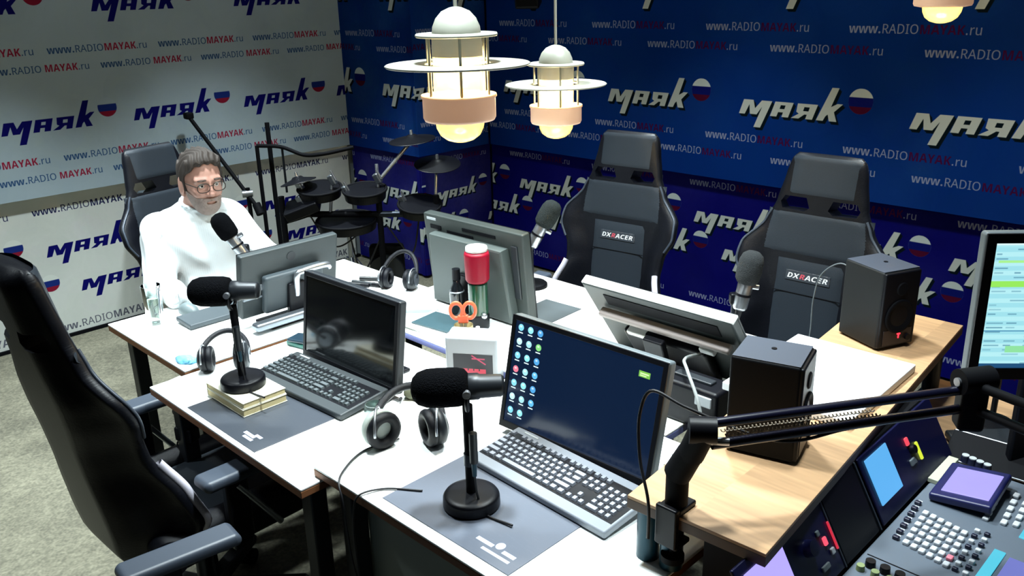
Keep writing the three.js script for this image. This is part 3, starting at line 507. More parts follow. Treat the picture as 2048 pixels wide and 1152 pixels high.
function speaker(label, pos, yaw, red) {
  const t = thing('loudspeaker', label, 'loudspeaker', pos, yaw);
  const w = 0.13, h = 0.225, d = 0.15;
  part(t, 'cabinet', RB(w, h, d, 0.007, 3), mat(red ? 0x121517 : 0x06070b, 0.55, 0, { specularIntensity: red ? 0.6 : 0.3 }), [0, h / 2 + 0.004, 0]);
  part(t, 'top_plate', RB(w - 0.006, 0.002, d - 0.006, 0.0008), mat(0x3a404c, 0.55), [0, h + 0.0045, 0]);
  const f = part(t, 'front_baffle', RB(w - 0.004, h - 0.006, 0.012, 0.005), MT.blackPlastic, [0, h / 2 + 0.004, d / 2]);
  part(f, 'woofer', LA([[0.0005, -0.004], [0.02, -0.002], [0.042, 0.007], [0.048, 0.007], [0.05, 0.003]]), MT.mattBlack, [0, -0.02, 0.004], [Math.PI / 2, 0, 0]);
  part(f, 'tweeter', CY(0.017, 0.022, 0.006, 24), MT.mattBlack, [0, 0.06, 0.006], [Math.PI / 2, 0, 0]);
  part(f, 'control_strip', RB(0.1, 0.045, 0.003, 0.001), mat(0x241a1c, 0.4), [0, -0.08, 0.0065]);
  if (red) { part(f, 'indicator_light', RB(0.012, 0.004, 0.003, 0.001), glow(0xff2a3a, 3), [0.004, -0.072, 0.0085]); part(f, 'indicator_light', RB(0.004, 0.014, 0.003, 0.001), glow(0xff2a3a, 3), [0.004, -0.078, 0.0085]); }
  part(f, 'knob', CY(0.009, 0.009, 0.008, 16), MT.blackPlastic, [0.035, -0.085, 0.01], [Math.PI / 2, 0, 0]);
  for (const sx of [-1, 1]) for (const sz of [-1, 1]) part(t, 'foot', CY(0.007, 0.007, 0.005, 10), MT.mattBlack, [sx * 0.05, 0.0025, sz * 0.06]);
  part(t, 'top_mark', CY(0.006, 0.006, 0.002, 12), MT.mattBlack, [0.01, h + 0.006, 0]);
  return t;
}
speaker('black loudspeaker with a red light on the far end of the wooden counter', [-0.885, 0.9305, -2.362], 66 * D, true);
speaker('black loudspeaker on the near end of the wooden counter behind the boom arm', [-0.81, 0.9305, -1.605], Math.PI / 2 + 0.26, false);
solo('white_board', 'thick white board lying on the wooden counter between the loudspeakers', 'board', RB(0.33, 0.022, 0.42, 0.003), mat(0xeef1f2, 0.5), [-0.87, 0.9415, -1.995], [0, 0.02, 0]);

// ---------------------------------------------------------------- operator's desk, rack and mixing console
{
  const t = thing('operator_desk', 'beech operator desk under the mixing console', 'desk', [-0.1, 0, -1.85]);
  part(t, 'desktop', boxUV(RB(1.38, 0.025, 1.66, 0.003)), beech, [0, 0.7075, 0]);
  part(t, 'edge_bar', RB(0.012, 0.05, 1.66, 0.004), mat(0x3d5872, 0.4), [-0.697, 0.7, 0]);
  for (const sx of [-1, 1]) for (const sz of [-1, 1]) part(t, 'leg', RB(0.05, 0.695, 0.05, 0.005), MT.steel, [sx * 0.62, 0.3475, sz * 0.75]);
}
const SL = 29.5 * D, sdir = [0.493, -0.87], ndir = [0.87, 0.493], navy = mat(0x070a30, 0.35);
{
  const t = thing('equipment_rack', 'dark sloped rack of lit modules under the edge of the wooden counter', 'rack', [-0.66, 0.72, -1.7]);
  part(t, 'rack_body', place(prism([[-0.08, 0.0], [0.085, 0.0], [0.085, 0.043], [0.002, 0.181], [-0.08, 0.181]], 0.9), [0, 0, -0.45]), MT.mattBlack);
  const at = (a, off, z) => [sdir[0] * a + ndir[0] * off, 0.195 - 0.0 + sdir[1] * a + ndir[1] * off, z + 1.7];
  const onPanel = (name, w, th, len, m, a, z, off = 0.003, par = t) => part(par, name, RB(th, w, len, Math.min(0.003, th / 2.2)), m, at(a, off, z), [0, 0, SL]);
  const modules = [[-1.36, 0.33, 'meter_module'], [-1.615, 0.16, 'blank_panel'], [-1.93, 0.42, 'display_module']];
  for (const [z, len, n] of modules) onPanel(n, 0.158, 0.008, len, n === 'blank_panel' ? MT.blackPlastic : navy, 0.094, z, 0.0025);
  for (const z of [-1.528, -1.703]) onPanel('divider', 0.16, 0.006, 0.004, MT.armGrey, 0.094, z, 0.006);
  onPanel('display_screen', 0.108, 0.004, 0.112, glow(0x5fb4f4, 1.0), 0.081, -1.797, 0.009);
  onPanel('display_screen', 0.11, 0.004, 0.135, glow(0xa79cf6, 1.3), 0.09, -1.285, 0.009);
  onPanel('led_button', 0.02, 0.006, 0.014, glow(0xe8485a, 1.2), 0.062, -1.947, 0.009); onPanel('led_button', 0.045, 0.006, 0.01, glow(0xd8e83c, 1.1), 0.1, -1.985, 0.009);
  onPanel('led_button', 0.018, 0.006, 0.012, glow(0xf05068, 1.3), 0.098, -1.49, 0.009); onPanel('led_strip', 0.06, 0.004, 0.006, glow(0xe03048, 0.9), 0.1, -1.522, 0.009);
  onPanel('push_button', 0.012, 0.006, 0.012, MT.midPlastic, 0.075, -1.475, 0.009); onPanel('push_button', 0.014, 0.006, 0.014, MT.palePlastic, 0.125, -1.502, 0.009);
  onPanel('push_button', 0.012, 0.006, 0.03, MT.midPlastic, 0.14, -1.46, 0.009); onPanel('push_button', 0.016, 0.006, 0.03, MT.midPlastic, 0.11, -1.94, 0.009);
  part(t, 'rotary_knob', place(CY(0.016, 0.018, 0.018, 24), [0, 0, 0], [0, 0, -Math.PI / 2]), navy, at(0.085, 0.014, -1.43), [0, 0, SL]);
  part(t, 'rotary_knob', place(CY(0.01, 0.011, 0.014, 20), [0, 0, 0], [0, 0, -Math.PI / 2]), MT.blackPlastic, at(0.085, 0.012, -1.955), [0, 0, SL]);
}
{
  const t = thing('mixing_console', 'grey mixing console with white keys and lilac display', 'console', [-0.25, 0.72, -1.7]);
  const P = (x, y, z) => [x + 0.25, y - 0.72, z + 1.7], deckGrey = mat(0x59636f, 0.5), keyWhite = mat(0xc4c8cc, 0.4), keyDark = mat(0x10142c, 0.4);
  part(t, 'deck', RB(0.62, 0.045, 0.95, 0.008), deckGrey, P(-0.256, 0.744, -1.64));
  part(t, 'deck_seam', RB(0.6, 0.002, 0.003, 0.0008), MT.mattBlack, P(-0.256, 0.7668, -1.6));
  const G = [-0.521, -1.828];
  for (let c = 0; c < 6; c++) for (let r = 0; r < 6; r++) part(t, 'key', RB(0.013, 0.009, 0.016, 0.003), c === 5 && r === 4 ? mat(0xd87888, 0.4) : keyWhite, P(G[0] + c * 0.0178 + r * 0.002, 0.77, G[1] + r * 0.0275 + c * 0.004));
  for (let r = 0; r < 7; r++) { part(t, 'dark_key', RB(0.014, 0.01, 0.012, 0.003), keyDark, P(-0.549 + r * 0.0026, 0.77, -1.858 + r * 0.0275)); part(t, 'key_legend', RB(0.01, 0.003, 0.008, 0.001), keyWhite, P(-0.549 + r * 0.0026, 0.7665, -1.872 + r * 0.0275)); }
  for (let r = 0; r < 8; r++) for (let c = 0; c < 2; c++) part(t, 'dark_key', RB(0.012, 0.01, 0.01, 0.003), (r + c) % 2 ? keyDark : keyWhite, P(-0.414 + c * 0.02 + r * 0.0015, 0.77, -1.835 + r * 0.024));
  part(t, 'label_strip', RB(0.024, 0.012, 0.14, 0.002), mat(0xb4b8a0, 0.5), P(-0.557, 0.772, -2.04));
  const pod = part(t, 'display_pod', RB(0.132, 0.02, 0.18, 0.006), mat(0x14184a, 0.4), P(-0.477, 0.786, -1.98), [0, 0.05, 0.12]);
  part(pod, 'display_screen', RB(0.1, 0.003, 0.13, 0.001), glow(0xaaa2f4, 1.15), [0.004, 0.0105, 0]);
  for (let k = 0; k < 4; k++) { const kn = part(t, 'knob', CY(0.009, 0.011, 0.016, 18), keyDark, P(-0.535 + k * 0.018, 0.776, -2.125 + k * 0.004)); part(kn, 'knob_cap', CY(0.0085, 0.0085, 0.003, 16), MT.palePlastic, [0, 0.009, 0]); }
  for (let r = 0; r < 5; r++) { part(t, 'key', RB(0.013, 0.008, 0.016, 0.003), keyWhite, P(-0.424 + r * 0.002, 0.77, -1.998 + r * 0.025)); part(t, 'key', RB(0.013, 0.008, 0.02, 0.003), keyWhite, P(-0.394 + r * 0.003, 0.77, -2.04 + r * 0.033)); part(t, 'key', RB(0.013, 0.008, 0.02, 0.003), keyWhite, P(-0.372 + r * 0.003, 0.77, -2.05 + r * 0.033)); }
  part(t, 'display_strip', RB(0.022, 0.004, 0.13, 0.001), glow(0x58d4f0, 0.95), P(-0.356, 0.768, -1.73)); part(t, 'display_strip', RB(0.022, 0.004, 0.13, 0.001), glow(0x58d4f0, 0.95), P(-0.332, 0.768, -1.94));
  part(t, 'display_strip', RB(0.06, 0.004, 0.13, 0.001), glow(0x7f88e0, 0.8), P(-0.305, 0.768, -1.72));
  part(t, 'fader_plate', RB(0.3, 0.003, 0.3, 0.001), MT.armGrey, P(-0.12, 0.767, -1.5));
  for (let k = 0; k < 3; k++) { part(t, 'knob', CY(0.01, 0.011, 0.014, 18), MT.blackPlastic, P(-0.535 + k * 0.03, 0.774, -1.565)); part(t, 'knob', CY(0.008, 0.009, 0.012, 18), mat(0x7e8c5e, 0.5), P(-0.545 + k * 0.03, 0.773, -1.54)); }
  for (let k = 0; k < 5; k++) part(t, 'fader', RB(0.03, 0.012, 0.014, 0.003), k % 2 ? keyDark : keyWhite, P(-0.2 + (k % 2) * 0.04, 0.773, -1.4 + k * -0.05));
}
{
  const t = thing('black_control_box', 'black sloped control box with silver rims behind the mixing console', 'box', [-0.42, 0.72, -2.19], 0.06);
  part(t, 'case', place(prism([[-0.045, 0.0], [0.045, 0.0], [0.045, 0.03], [-0.035, 0.075], [-0.045, 0.07]], 0.34, 0.003), [0, 0.003, -0.17], [0, 0, 0]), MT.mattBlack, [0, 0, 0], [0, -Math.PI / 2, 0]);
  part(t, 'rim', rod([-0.17, 0.079, -0.036], [0.17, 0.079, -0.036], 0.003), MT.silver); part(t, 'rim', rod([-0.17, 0.036, 0.047], [0.17, 0.036, 0.047], 0.0025), MT.satin);
}
keyboard('dark keyboard below the lit monitor at the right edge', [-0.5, 0.72, -2.37], Math.PI / 4, 0.08, 0.3, 0.1, MT.darkPlastic, MT.blackPlastic, false);

// ---------------------------------------------------------------- boom arm clamped to the counter
{
  const J = [-0.757, 1.131, -1.249], E2 = [-0.45, 1.135, -1.71], t = thing('microphone_boom', 'black sprung boom arm clamped to the near corner of the wooden counter', 'boom arm', [-0.815, 0.93, -1.262]);
  const R = (p) => [p[0] + 0.815, p[1] - 0.93, p[2] + 1.262], dirv = V(E2).sub(V(J)).normalize(), along = (k, dy) => R([J[0] + dirv.x * k, J[1] + dirv.y * k + dy, J[2] + dirv.z * k]);
  part(t, 'clamp', merge([RB(0.05, 0.012, 0.06, 0.004), place(RB(0.05, 0.09, 0.014, 0.004), [0, -0.034, 0.035]), place(RB(0.05, 0.012, 0.05, 0.004), [0, -0.078, 0.012])].map((g) => place(g, [0, 0.007, -0.005]))), MT.blackPlastic);
  part(t, 'clamp_screw', merge([rod([0, -0.11, 0.005], [0, -0.033, 0.005], 0.007), place(CY(0.024, 0.024, 0.014, 24), [0, -0.112, 0.005])]), MT.mattBlack);
  part(t, 'post', merge([rod([0, 0.01, 0], [0.0, 0.085, 0.0], 0.023), rod([0, 0.08, 0], [0.03, 0.14, 0.004], 0.028, 0.026), rod([0.03, 0.135, 0.004], [0.058, 0.2, 0.012], 0.026)]), MT.mattBlack);
  part(t, 'joint', place(CY(0.026, 0.026, 0.05, 24), R(J), [Math.PI / 2, 0, 0.9]), MT.blackPlastic);
  part(t, 'joint_screw', place(CY(0.008, 0.008, 0.064, 16), R([J[0] + 0.012, J[1] - 0.024, J[2] - 0.014]), [Math.PI / 2, 0, 0.9]), MT.silver);
  part(t, 'upper_tube', rod(along(0, 0.012), along(0.56, 0.012), 0.0095), mat(0x0a0b20, 0.3));
  part(t, 'lower_tube', rod(along(0.02, -0.034), along(0.56, -0.03), 0.0095), mat(0x0a0b20, 0.3));
  for (const s of [-1, 1]) part(t, 'spring', TU(Array.from({ length: 241 }, (_, i) => { const k = 0.04 + 0.32 * i / 240, a = i * 1.05, p = along(k, -0.012); return [p[0] + s * 0.008 + 0.0026 * Math.cos(a), p[1] + 0.0026 * Math.sin(a), p[2] + s * 0.005]; }), 0.0013, 960, 4), mat(0x8a7f70, 0.6, 0.2));
  part(t, 'elbow', merge([place(RB(0.05, 0.11, 0.05, 0.01), along(0.57, -0.02), [0, 0.6, 0]), place(CY(0.026, 0.026, 0.07, 22), along(0.57, 0.03), [Math.PI / 2, 0, 0.6])]), MT.mattBlack);
  part(t, 'elbow_bolt', place(CY(0.009, 0.009, 0.08, 14), along(0.57, 0.03), [Math.PI / 2, 0, 0.6]), MT.silver);
  const F = [-0.24, 1.16, -1.62]; part(t, 'fore_tube', rod(along(0.57, 0.02), R([F[0], F[1] + 0.02, F[2]]), 0.0095), MT.mattBlack); part(t, 'fore_tube', rod(along(0.57, -0.03), R([F[0], F[1] - 0.03, F[2]]), 0.0095), MT.mattBlack);
  part(t, 'end_bracket', RB(0.04, 0.09, 0.04, 0.008), MT.mattBlack, R(F));
  part(t, 'cable', TU([along(0.3, -0.04), along(0.16, -0.046), [0.0, 0.215, -0.02], [-0.07, 0.235, 0.0], [-0.085, 0.19, 0.012], [-0.07, 0.1, 0.03], [-0.035, 0.02, 0.046], [-0.03, -0.06, 0.05]], 0.0035, 90, 6), MT.cableBlack);
}

// ---------------------------------------------------------------- desk mats, books and small things
function deskMat(label, pos, w, d, marks, back = '#5c626e') {
  const map = canvasTex(512, 320, (c) => { c.fillStyle = back; c.fillRect(0, 0, 512, 320); for (let i = 0; i < 500; i++) { c.fillStyle = `rgba(255,255,255,${0.02 * hash(i, 5, 2)})`; c.fillRect(hash(i, 1, 2) * 512, hash(i, 2, 2) * 320, 30 * hash(i, 3, 2), 2); } c.fillStyle = '#c9cdea'; for (const [x, y, w2, h2, k] of marks) { if (k) { c.beginPath(); c.arc(x, y, w2, 0, 7); c.fill(); } else c.fillRect(x, y, w2, h2); } });
  const m = mat(0xffffff, 0.38, 0, { map }), g = RB(w, 0.002, d, 0.0009), q = boxUV(g), p = q.attributes.position, uv = q.attributes.uv;
  for (let i = 0; i < p.count; i++) uv.setXY(i, p.getX(i) / w + 0.5, 0.5 - p.getZ(i) / d);
  return solo('desk_mat', label, 'desk mat', q, m, pos, [0, 0, 0]);
}
deskMat('grey desk mat under the nearest microphone stand', [-1.262, 0.7802, -1.165], 0.42, 0.29, [[340, 262, 60, 12], [415, 256, 13, 0, 1], [436, 262, 44, 12], [380, 284, 100, 9]]);  // paler than the other mat: glossy reflection put into the base colour
deskMat('dark grey desk mat under the pale book', [-2.135, 0.7512, -1.075], 0.39, 0.26, [[350, 262, 70, 14], [405, 250, 40, 12], [372, 280, 60, 12]], '#393e46');
{
  const pageMat = mat(0xd9c998, 0.85), coverMat = mat(0xe9e6d2, 0.6);
  const book = (label, y, w, h, d, yaw) => { const t = thing('book', label, 'book', [-2.25, y, -1.098], yaw, undefined); part(t, 'page_block', RB(w - 0.006, h - 0.005, d - 0.004, 0.001), pageMat, [0.001, h / 2, 0]); part(t, 'cover', RB(w, 0.0025, d, 0.001), coverMat, [0, h - 0.00125, 0]); part(t, 'cover', RB(w, 0.0025, d, 0.001), coverMat, [0, 0.00125, 0]); part(t, 'spine', RB(0.003, h, d, 0.001), coverMat, [-w / 2 + 0.0015, h / 2, 0]); };
  book('lower of the two pale books under the raised microphone', 0.7522, 0.222, 0.024, 0.145, 0.0);
  book('upper pale book carrying the raised microphone', 0.7764, 0.218, 0.019, 0.142, 0.015);
}
solo('computer_mouse', 'grey computer mouse by the man\'s right hand', 'mouse', (() => { const g = new THREE.SphereGeometry(1, 24, 16), p = g.attributes.position; for (let i = 0; i < p.count; i++) if (p.getY(i) < -0.1) p.setY(i, -0.1); g.scale(0.055, 0.036, 0.032); g.translate(0, 0.0036, 0); g.computeVertexNormals(); return g; })(), mat(0x6a7678, 0.4), [-3.1, 0.75, -1.325], [0, 0.1, 0]);
{
  const t = thing('water_glass', 'clear drinking glass at the left corner of the man\'s desk', 'glass', [-3.09, 0.75, -1.19]);
  part(t, 'glass_wall', LA([[0.0005, 0.006], [0.028, 0.006], [0.034, 0.15], [0.036, 0.15], [0.031, 0], [0.0005, 0]]), mat(0xf4fffb, 0.03, 0, { transmission: 1, thickness: 0.003, ior: 1.45 }));
  part(t, 'water', LA([[0.0005, 0.0075], [0.0275, 0.0075], [0.0318, 0.1], [0.0005, 0.1]]), mat(0xf2fffc, 0.02, 0, { transmission: 1, thickness: 0.05, ior: 1.33 }));
}
const crumple = (sx, sy, sz, seed) => { const g = mergeVertices(new THREE.IcosahedronGeometry(1, 5).deleteAttribute('uv').deleteAttribute('normal')), p = g.attributes.position; for (let i = 0; i < p.count; i++) { const x = p.getX(i), y = p.getY(i), z = p.getZ(i), k = 0.75 + 0.5 * vnoise(x * 3 + 9, y * 3 + z * 4 + 9, 64, seed); p.setXYZ(i, x * k * sx, Math.max(-0.55, y * k) * sy, z * k * sz); } g.translate(0, 0.55 * sy, 0); g.computeVertexNormals(); return g; };
solo('blue_wrapper', 'crumpled light blue wrapper on the man\'s desk corner', 'wrapper', crumple(0.04, 0.014, 0.022, 3), mat(0x6fb6d8, 0.5), [-2.655, 0.75, -1.1], [0, 0.4, 0]);
solo('olive_pouch', 'crumpled olive pouch behind the large headphones', 'pouch', crumple(0.05, 0.024, 0.03, 5), mat(0x6f725c, 0.7), [-1.86, 0.75, -1.455], [0, 0.6, 0]);
{
  const t = thing('adapter_cup', 'small silver and dark green metal cup beside the dark keyboard', 'cup', [-1.865, 0.75, -1.29], 0.3);
  part(t, 'cup_body', LA([[0.0005, 0], [0.02, 0.001], [0.028, 0.012], [0.03, 0.026], [0.026, 0.04], [0.022, 0.042], [0.025, 0.026], [0.018, 0.006], [0.0005, 0.004]]), mat(0x9fb0ac, 0.25, 0.8));
  part(t, 'cord', TU([[0.02, 0.035, -0.01], [0.035, 0.045, -0.04], [0.03, 0.02, -0.08], [0.01, 0.006, -0.12]], 0.0045, 40), MT.cableBlack);
}
{
  const t = thing('phone_stack', 'small dark green device stack left of the switched-off monitor', 'device', [-2.47, 0.75, -1.45], 0.2);
  part(t, 'lower_device', RB(0.13, 0.018, 0.07, 0.006), mat(0x2f6f62, 0.4), [0, 0.009, 0]); part(t, 'upper_device', RB(0.12, 0.012, 0.065, 0.005), mat(0x1b2f3c, 0.3), [0.004, 0.0245, 0.002], [0, 0.15, 0]);
}
const sheetMap = canvasTex(256, 180, (c) => { c.fillStyle = '#e6eadf'; c.fillRect(0, 0, 256, 180); for (let i = 0; i < 16; i++) { c.fillStyle = 'rgba(70,90,80,0.45)'; c.fillRect(16, 12 + i * 10, 60 + 150 * hash(i, 2, 9), 4); } });
const sheetMat = mat(0xffffff, 0.8, 0, { map: sheetMap });
solo('paper_sheet', 'printed paper sheet at the far end of the man\'s desk', 'paper', RB(0.24, 0.002, 0.12, 0.0008), sheetMat, [-3.04, 0.7512, -2.04], [0, -0.1, 0]);
solo('paper_sheet', 'white paper sheet on the front desk corner left of the black headphones', 'paper', RB(0.07, 0.001, 0.1, 0.0004), MT.paper, [-2.52, 0.7506, -0.99], [0, 0.2, 0]);
{ // marker pens and a coil of cable behind the switched-off monitor
  const pens = [[-2.87, -1.93, 0.5, 0x141618], [-2.84, -1.97, 0.35, 0x23282c], [-2.86, -2.03, 0.6, 0x101214]];
  pens.forEach(([x, z, a, c], i) => { const t = thing('marker_pen', ['nearest black marker pen behind the switched-off monitor', 'middle black marker pen behind the switched-off monitor', 'farthest black marker pen behind the switched-off monitor'][i], 'pen', [x, 0.759, z], a, 'black marker pens'); part(t, 'barrel', rod([-0.06, 0, 0], [0.04, 0, 0], 0.009), mat(c, 0.4)); part(t, 'cap', rod([0.04, 0, 0], [0.075, 0, 0], 0.0095, 0.008), i === 2 ? mat(0xc23848, 0.4) : MT.blackPlastic); });
  solo('cable_coil', 'coil of black cable between the papers and far headphones', 'cable', merge([place(TO(0.05, 0.004, 8, 36), [0, 0.005, 0], [Math.PI / 2, 0, 0]), place(TO(0.044, 0.004, 8, 36), [0.006, 0.012, 0.003], [Math.PI / 2 + 0.06, 0, 0])]), MT.cableBlack, [-2.78, 0.75, -1.86]);
}
{
  const t = thing('paper_stack', 'stack of white papers under the dark folder', 'papers', [-2.2, 0.772, -1.845], 0.06);
  for (let i = 0; i < 3; i++) part(t, 'sheet', RB(0.25, 0.003, 0.18, 0.001), i === 1 ? mat(0xcfd6c8, 0.8) : MT.paper, [0, 0.0016 + i * 0.0033, 0], [0, (i - 1) * 0.05, 0]);
  solo('dark_folder', 'dark teal folder lying on the paper stack', 'folder', RB(0.17, 0.006, 0.13, 0.002), mat(0x33484e, 0.35), [-2.215, 0.7855, -1.85], [0, 0.12, 0]);
  solo('blue_ruler', 'light blue ruler at the foot of the middle grey monitor', 'ruler', RB(0.15, 0.003, 0.022, 0.001), mat(0x7da6d8, 0.4), [-2.385, 0.774, -1.885], [0, 0.75, 0]);
}
{
  const t = thing('pen_cup', 'beige pen cup with orange scissors', 'cup', [-2.0, 0.772, -1.767]);
  part(t, 'cup', LA([[0.0005, 0.004], [0.026, 0.004], [0.029, 0.085], [0.032, 0.085], [0.03, 0], [0.0005, 0]]), mat(0xb9ab7c, 0.6)); part(t, 'dark_stripe', place(CY(0.0318, 0.0308, 0.05, 28, true), [0, 0.035, 0]), mat(0xd6cfa8, 0.6));
  const s = thing('scissors', 'orange-handled scissors standing in the beige cup', 'scissors', [-2.0, 0.782, -1.767], Math.PI / 4), or = mat(0xe0603c, 0.4);
  for (const k of [-1, 1]) { part(s, 'handle', place(TO(0.02, 0.0055, 10, 28), [k * 0.022, 0.125, 0], [0, 0, 0], [1, 1.35, 1]), or); part(s, 'blade', rod([k * 0.012, 0.1, 0], [-k * 0.006, 0.002, 0], 0.005, 0.006), MT.silver); }
  part(s, 'pivot', RB(0.035, 0.03, 0.012, 0.005), or, [0, 0.095, 0]);
}
const clockFace = canvasTex(256, 160, (c) => { c.fillStyle = '#12121c'; c.fillRect(0, 0, 256, 160); c.strokeStyle = '#e0406a'; c.lineWidth = 9; c.beginPath(); c.moveTo(120, 8); c.lineTo(210, 66); c.moveTo(120, 30); c.lineTo(205, 30); c.stroke(); c.fillStyle = '#e8405a'; c.fillRect(60, 98, 150, 44); c.fillStyle = '#12121c'; for (const x of [92, 128, 164]) c.fillRect(x, 98, 7, 14); });
{
  const t = thing('display_clock', 'pale grey box with a black and red display', 'clock', [-1.81, 0.75, -1.64], Math.PI / 4 - 0.2); t.scale.setScalar(1.3);
  part(t, 'case', RB(0.125, 0.13, 0.07, 0.006), mat(0xb4b8be, 0.5), [0, 0.065, 0]);
  part(t, 'display_screen', new THREE.PlaneGeometry(0.095, 0.06), new THREE.MeshStandardMaterial({ color: 0x08080c, roughness: 0.3, emissive: 0xffffff, emissiveMap: clockFace, emissiveIntensity: 0.9 }), [0.004, 0.06, 0.0356]);
  part(t, 'foot_bar', RB(0.1, 0.014, 0.085, 0.004), MT.greyPlastic, [0, 0.007, 0.004]);
}
{
  const t = thing('red_topped_bottle', 'dark green bottle with a big red cap and white top', 'bottle', [-2.1, 0.772, -1.93], 0.3);
  part(t, 'bottle_body', LA([[0.0005, 0], [0.03, 0.001], [0.035, 0.01], [0.035, 0.165], [0.03, 0.175], [0.0005, 0.175]]), mat(0x0f3a26, 0.15, 0, { clearcoat: 0.5 }));
  part(t, 'base_ring', LA([[0.034, 0.001], [0.038, 0.004], [0.038, 0.05], [0.034, 0.056]]), MT.blackPlastic); part(t, 'silver_tap', SP(0.011), MT.silver, [0.034, 0.055, 0.02]);
  part(t, 'red_cap', LA([[0.0005, 0.173], [0.036, 0.173], [0.042, 0.182], [0.045, 0.27], [0.041, 0.283], [0.0005, 0.285]]), mat(0x7e0620, 0.4, 0, { specularIntensity: 0.4 })); part(t, 'white_top', LA([[0.0005, 0.285], [0.039, 0.285], [0.037, 0.3], [0.0005, 0.302]]), MT.whitePlastic);
}
{
  const t = thing('black_bottle', 'small black bottle left of the red-topped bottle', 'bottle', [-2.235, 0.772, -1.95]);
  part(t, 'bottle_body', LA([[0.0005, 0], [0.024, 0.001], [0.026, 0.01], [0.028, 0.09], [0.022, 0.115], [0.014, 0.13], [0.014, 0.145], [0.0005, 0.146]]), mat(0x15181c, 0.2, 0, { clearcoat: 0.6 })); part(t, 'cap', CY(0.015, 0.016, 0.04, 20), MT.blackPlastic, [0, 0.165, 0]); part(t, 'shoulder_ring', TO(0.0255, 0.003, 8, 28), MT.silver, [0, 0.1, 0], [Math.PI / 2, 0, 0]);
}
{
  const t = thing('glue_bottle', 'small white bottle between scissors and pale grey box', 'bottle', [-1.955, 0.772, -1.79]);
  part(t, 'bottle_body', LA([[0.0005, 0], [0.014, 0.001], [0.015, 0.05], [0.01, 0.058], [0.0005, 0.058]]), MT.whitePlastic); part(t, 'cap', CY(0.007, 0.009, 0.025, 16), MT.palePlastic, [0, 0.07, 0]);
}
solo('mouse_pad', 'dark patterned mouse pad beside the middle grey monitor', 'mouse pad', RB(0.17, 0.003, 0.2, 0.001), mat(0x3a4246, 0.8), [-2.02, 0.7736, -2.2], [0, 0.05, 0]);
solo('wooden_block', 'small wooden block at the left foot of the tilted monitor', 'block', RB(0.06, 0.02, 0.05, 0.004), mat(0xc49a68, 0.6), [-1.73, 0.782, -2.0], [0, 0.3, 0]);
{
  const t = thing('power_box', 'black power box among grey cables behind the lit desktop monitor', 'power box', [-1.16, 0.772, -1.86]);
  part(t, 'case', RB(0.2, 0.12, 0.1, 0.012), MT.blackPlastic, [0, 0.06, 0]); part(t, 'socket', RB(0.05, 0.03, 0.01, 0.003), MT.palePlastic, [0.06, 0.09, 0.05]); part(t, 'grip', RB(0.12, 0.012, 0.03, 0.004), MT.darkPlastic, [0, 0.122, 0]);
}
solo('paper_sheet', 'creased white paper beside the boom arm post under the grey cables', 'paper', RB(0.16, 0.001, 0.2, 0.0004), MT.paper, [-0.93, 0.7798, -1.58], [0, 0.1, 0]);
const cable = (label, pts, r, m, o = [0, 0, 0]) => solo('cable', label, 'cable', TU(pts, r, pts.length * 14, 6), m, o);
cable('grey cable looping from the tilted monitor down its left plug', [[-1.23, 0.9, -2.0], [-1.22, 0.92, -1.9], [-1.16, 0.93, -1.82], [-1.1, 0.88, -1.78], [-1.06, 0.8, -1.76], [-1.0, 0.785, -1.7]], 0.005, MT.cableGrey);
cable('grey cable hanging in a loop left of the near loudspeaker', [[-1.0, 0.95, -1.83], [-0.975, 0.93, -1.78], [-0.97, 0.86, -1.74], [-0.99, 0.8, -1.7], [-1.02, 0.784, -1.64], [-1.06, 0.784, -1.58]], 0.0055, MT.cableGrey);
cable('thin grey cable lying in an arc on the white paper', [[-1.08, 0.785, -1.64], [-1.0, 0.783, -1.6], [-0.95, 0.783, -1.52], [-0.93, 0.783, -1.44]], 0.0028, MT.cableGrey);
cable('thin black headphone cable dropping over the front desk edge', [[-1.66, 0.784, -1.22], [-1.68, 0.783, -1.12], [-1.64, 0.784, -1.03], [-1.6, 0.781, -0.985], [-1.575, 0.75, -0.975], [-1.57, 0.6, -0.98], [-1.55, 0.42, -0.99], [-1.56, 0.25, -0.98]], 0.0028, MT.cableBlack);
cable('second thin black cable hanging below the front right desk', [[-1.42, 0.784, -1.1], [-1.5, 0.783, -1.04], [-1.52, 0.781, -0.985], [-1.53, 0.74, -0.975], [-1.55, 0.55, -0.985], [-1.5, 0.3, -0.99], [-1.5, 0.02, -1.0]], 0.0028, MT.cableBlack);
cable('thin grey cable curving down behind the far loudspeaker', [[-0.97, 1.1, -2.4], [-1.02, 1.12, -2.4], [-1.07, 1.08, -2.39], [-1.085, 1.0, -2.38], [-1.08, 0.9, -2.37], [-1.08, 0.79, -2.35]], 0.0022, MT.midPlastic);
{
  const t = thing('hanging_adapter', 'black adapter hanging on its cord under the front left desk', 'adapter', [-2.5, 0.58, -1.0], 0.4);
  part(t, 'case', RB(0.07, 0.05, 0.045, 0.008), MT.blackPlastic); part(t, 'cord', TU([[0, 0.02, 0], [0.02, 0.07, 0.0], [-0.01, 0.11, 0.01], [0.0, 0.142, 0.0]], 0.004, 40), MT.cableBlack); part(t, 'cord', TU([[-0.02, -0.02, 0], [-0.05, -0.05, 0], [-0.02, -0.08, 0.01], [0.02, -0.03, 0]], 0.003, 40), MT.cableBlack);
}
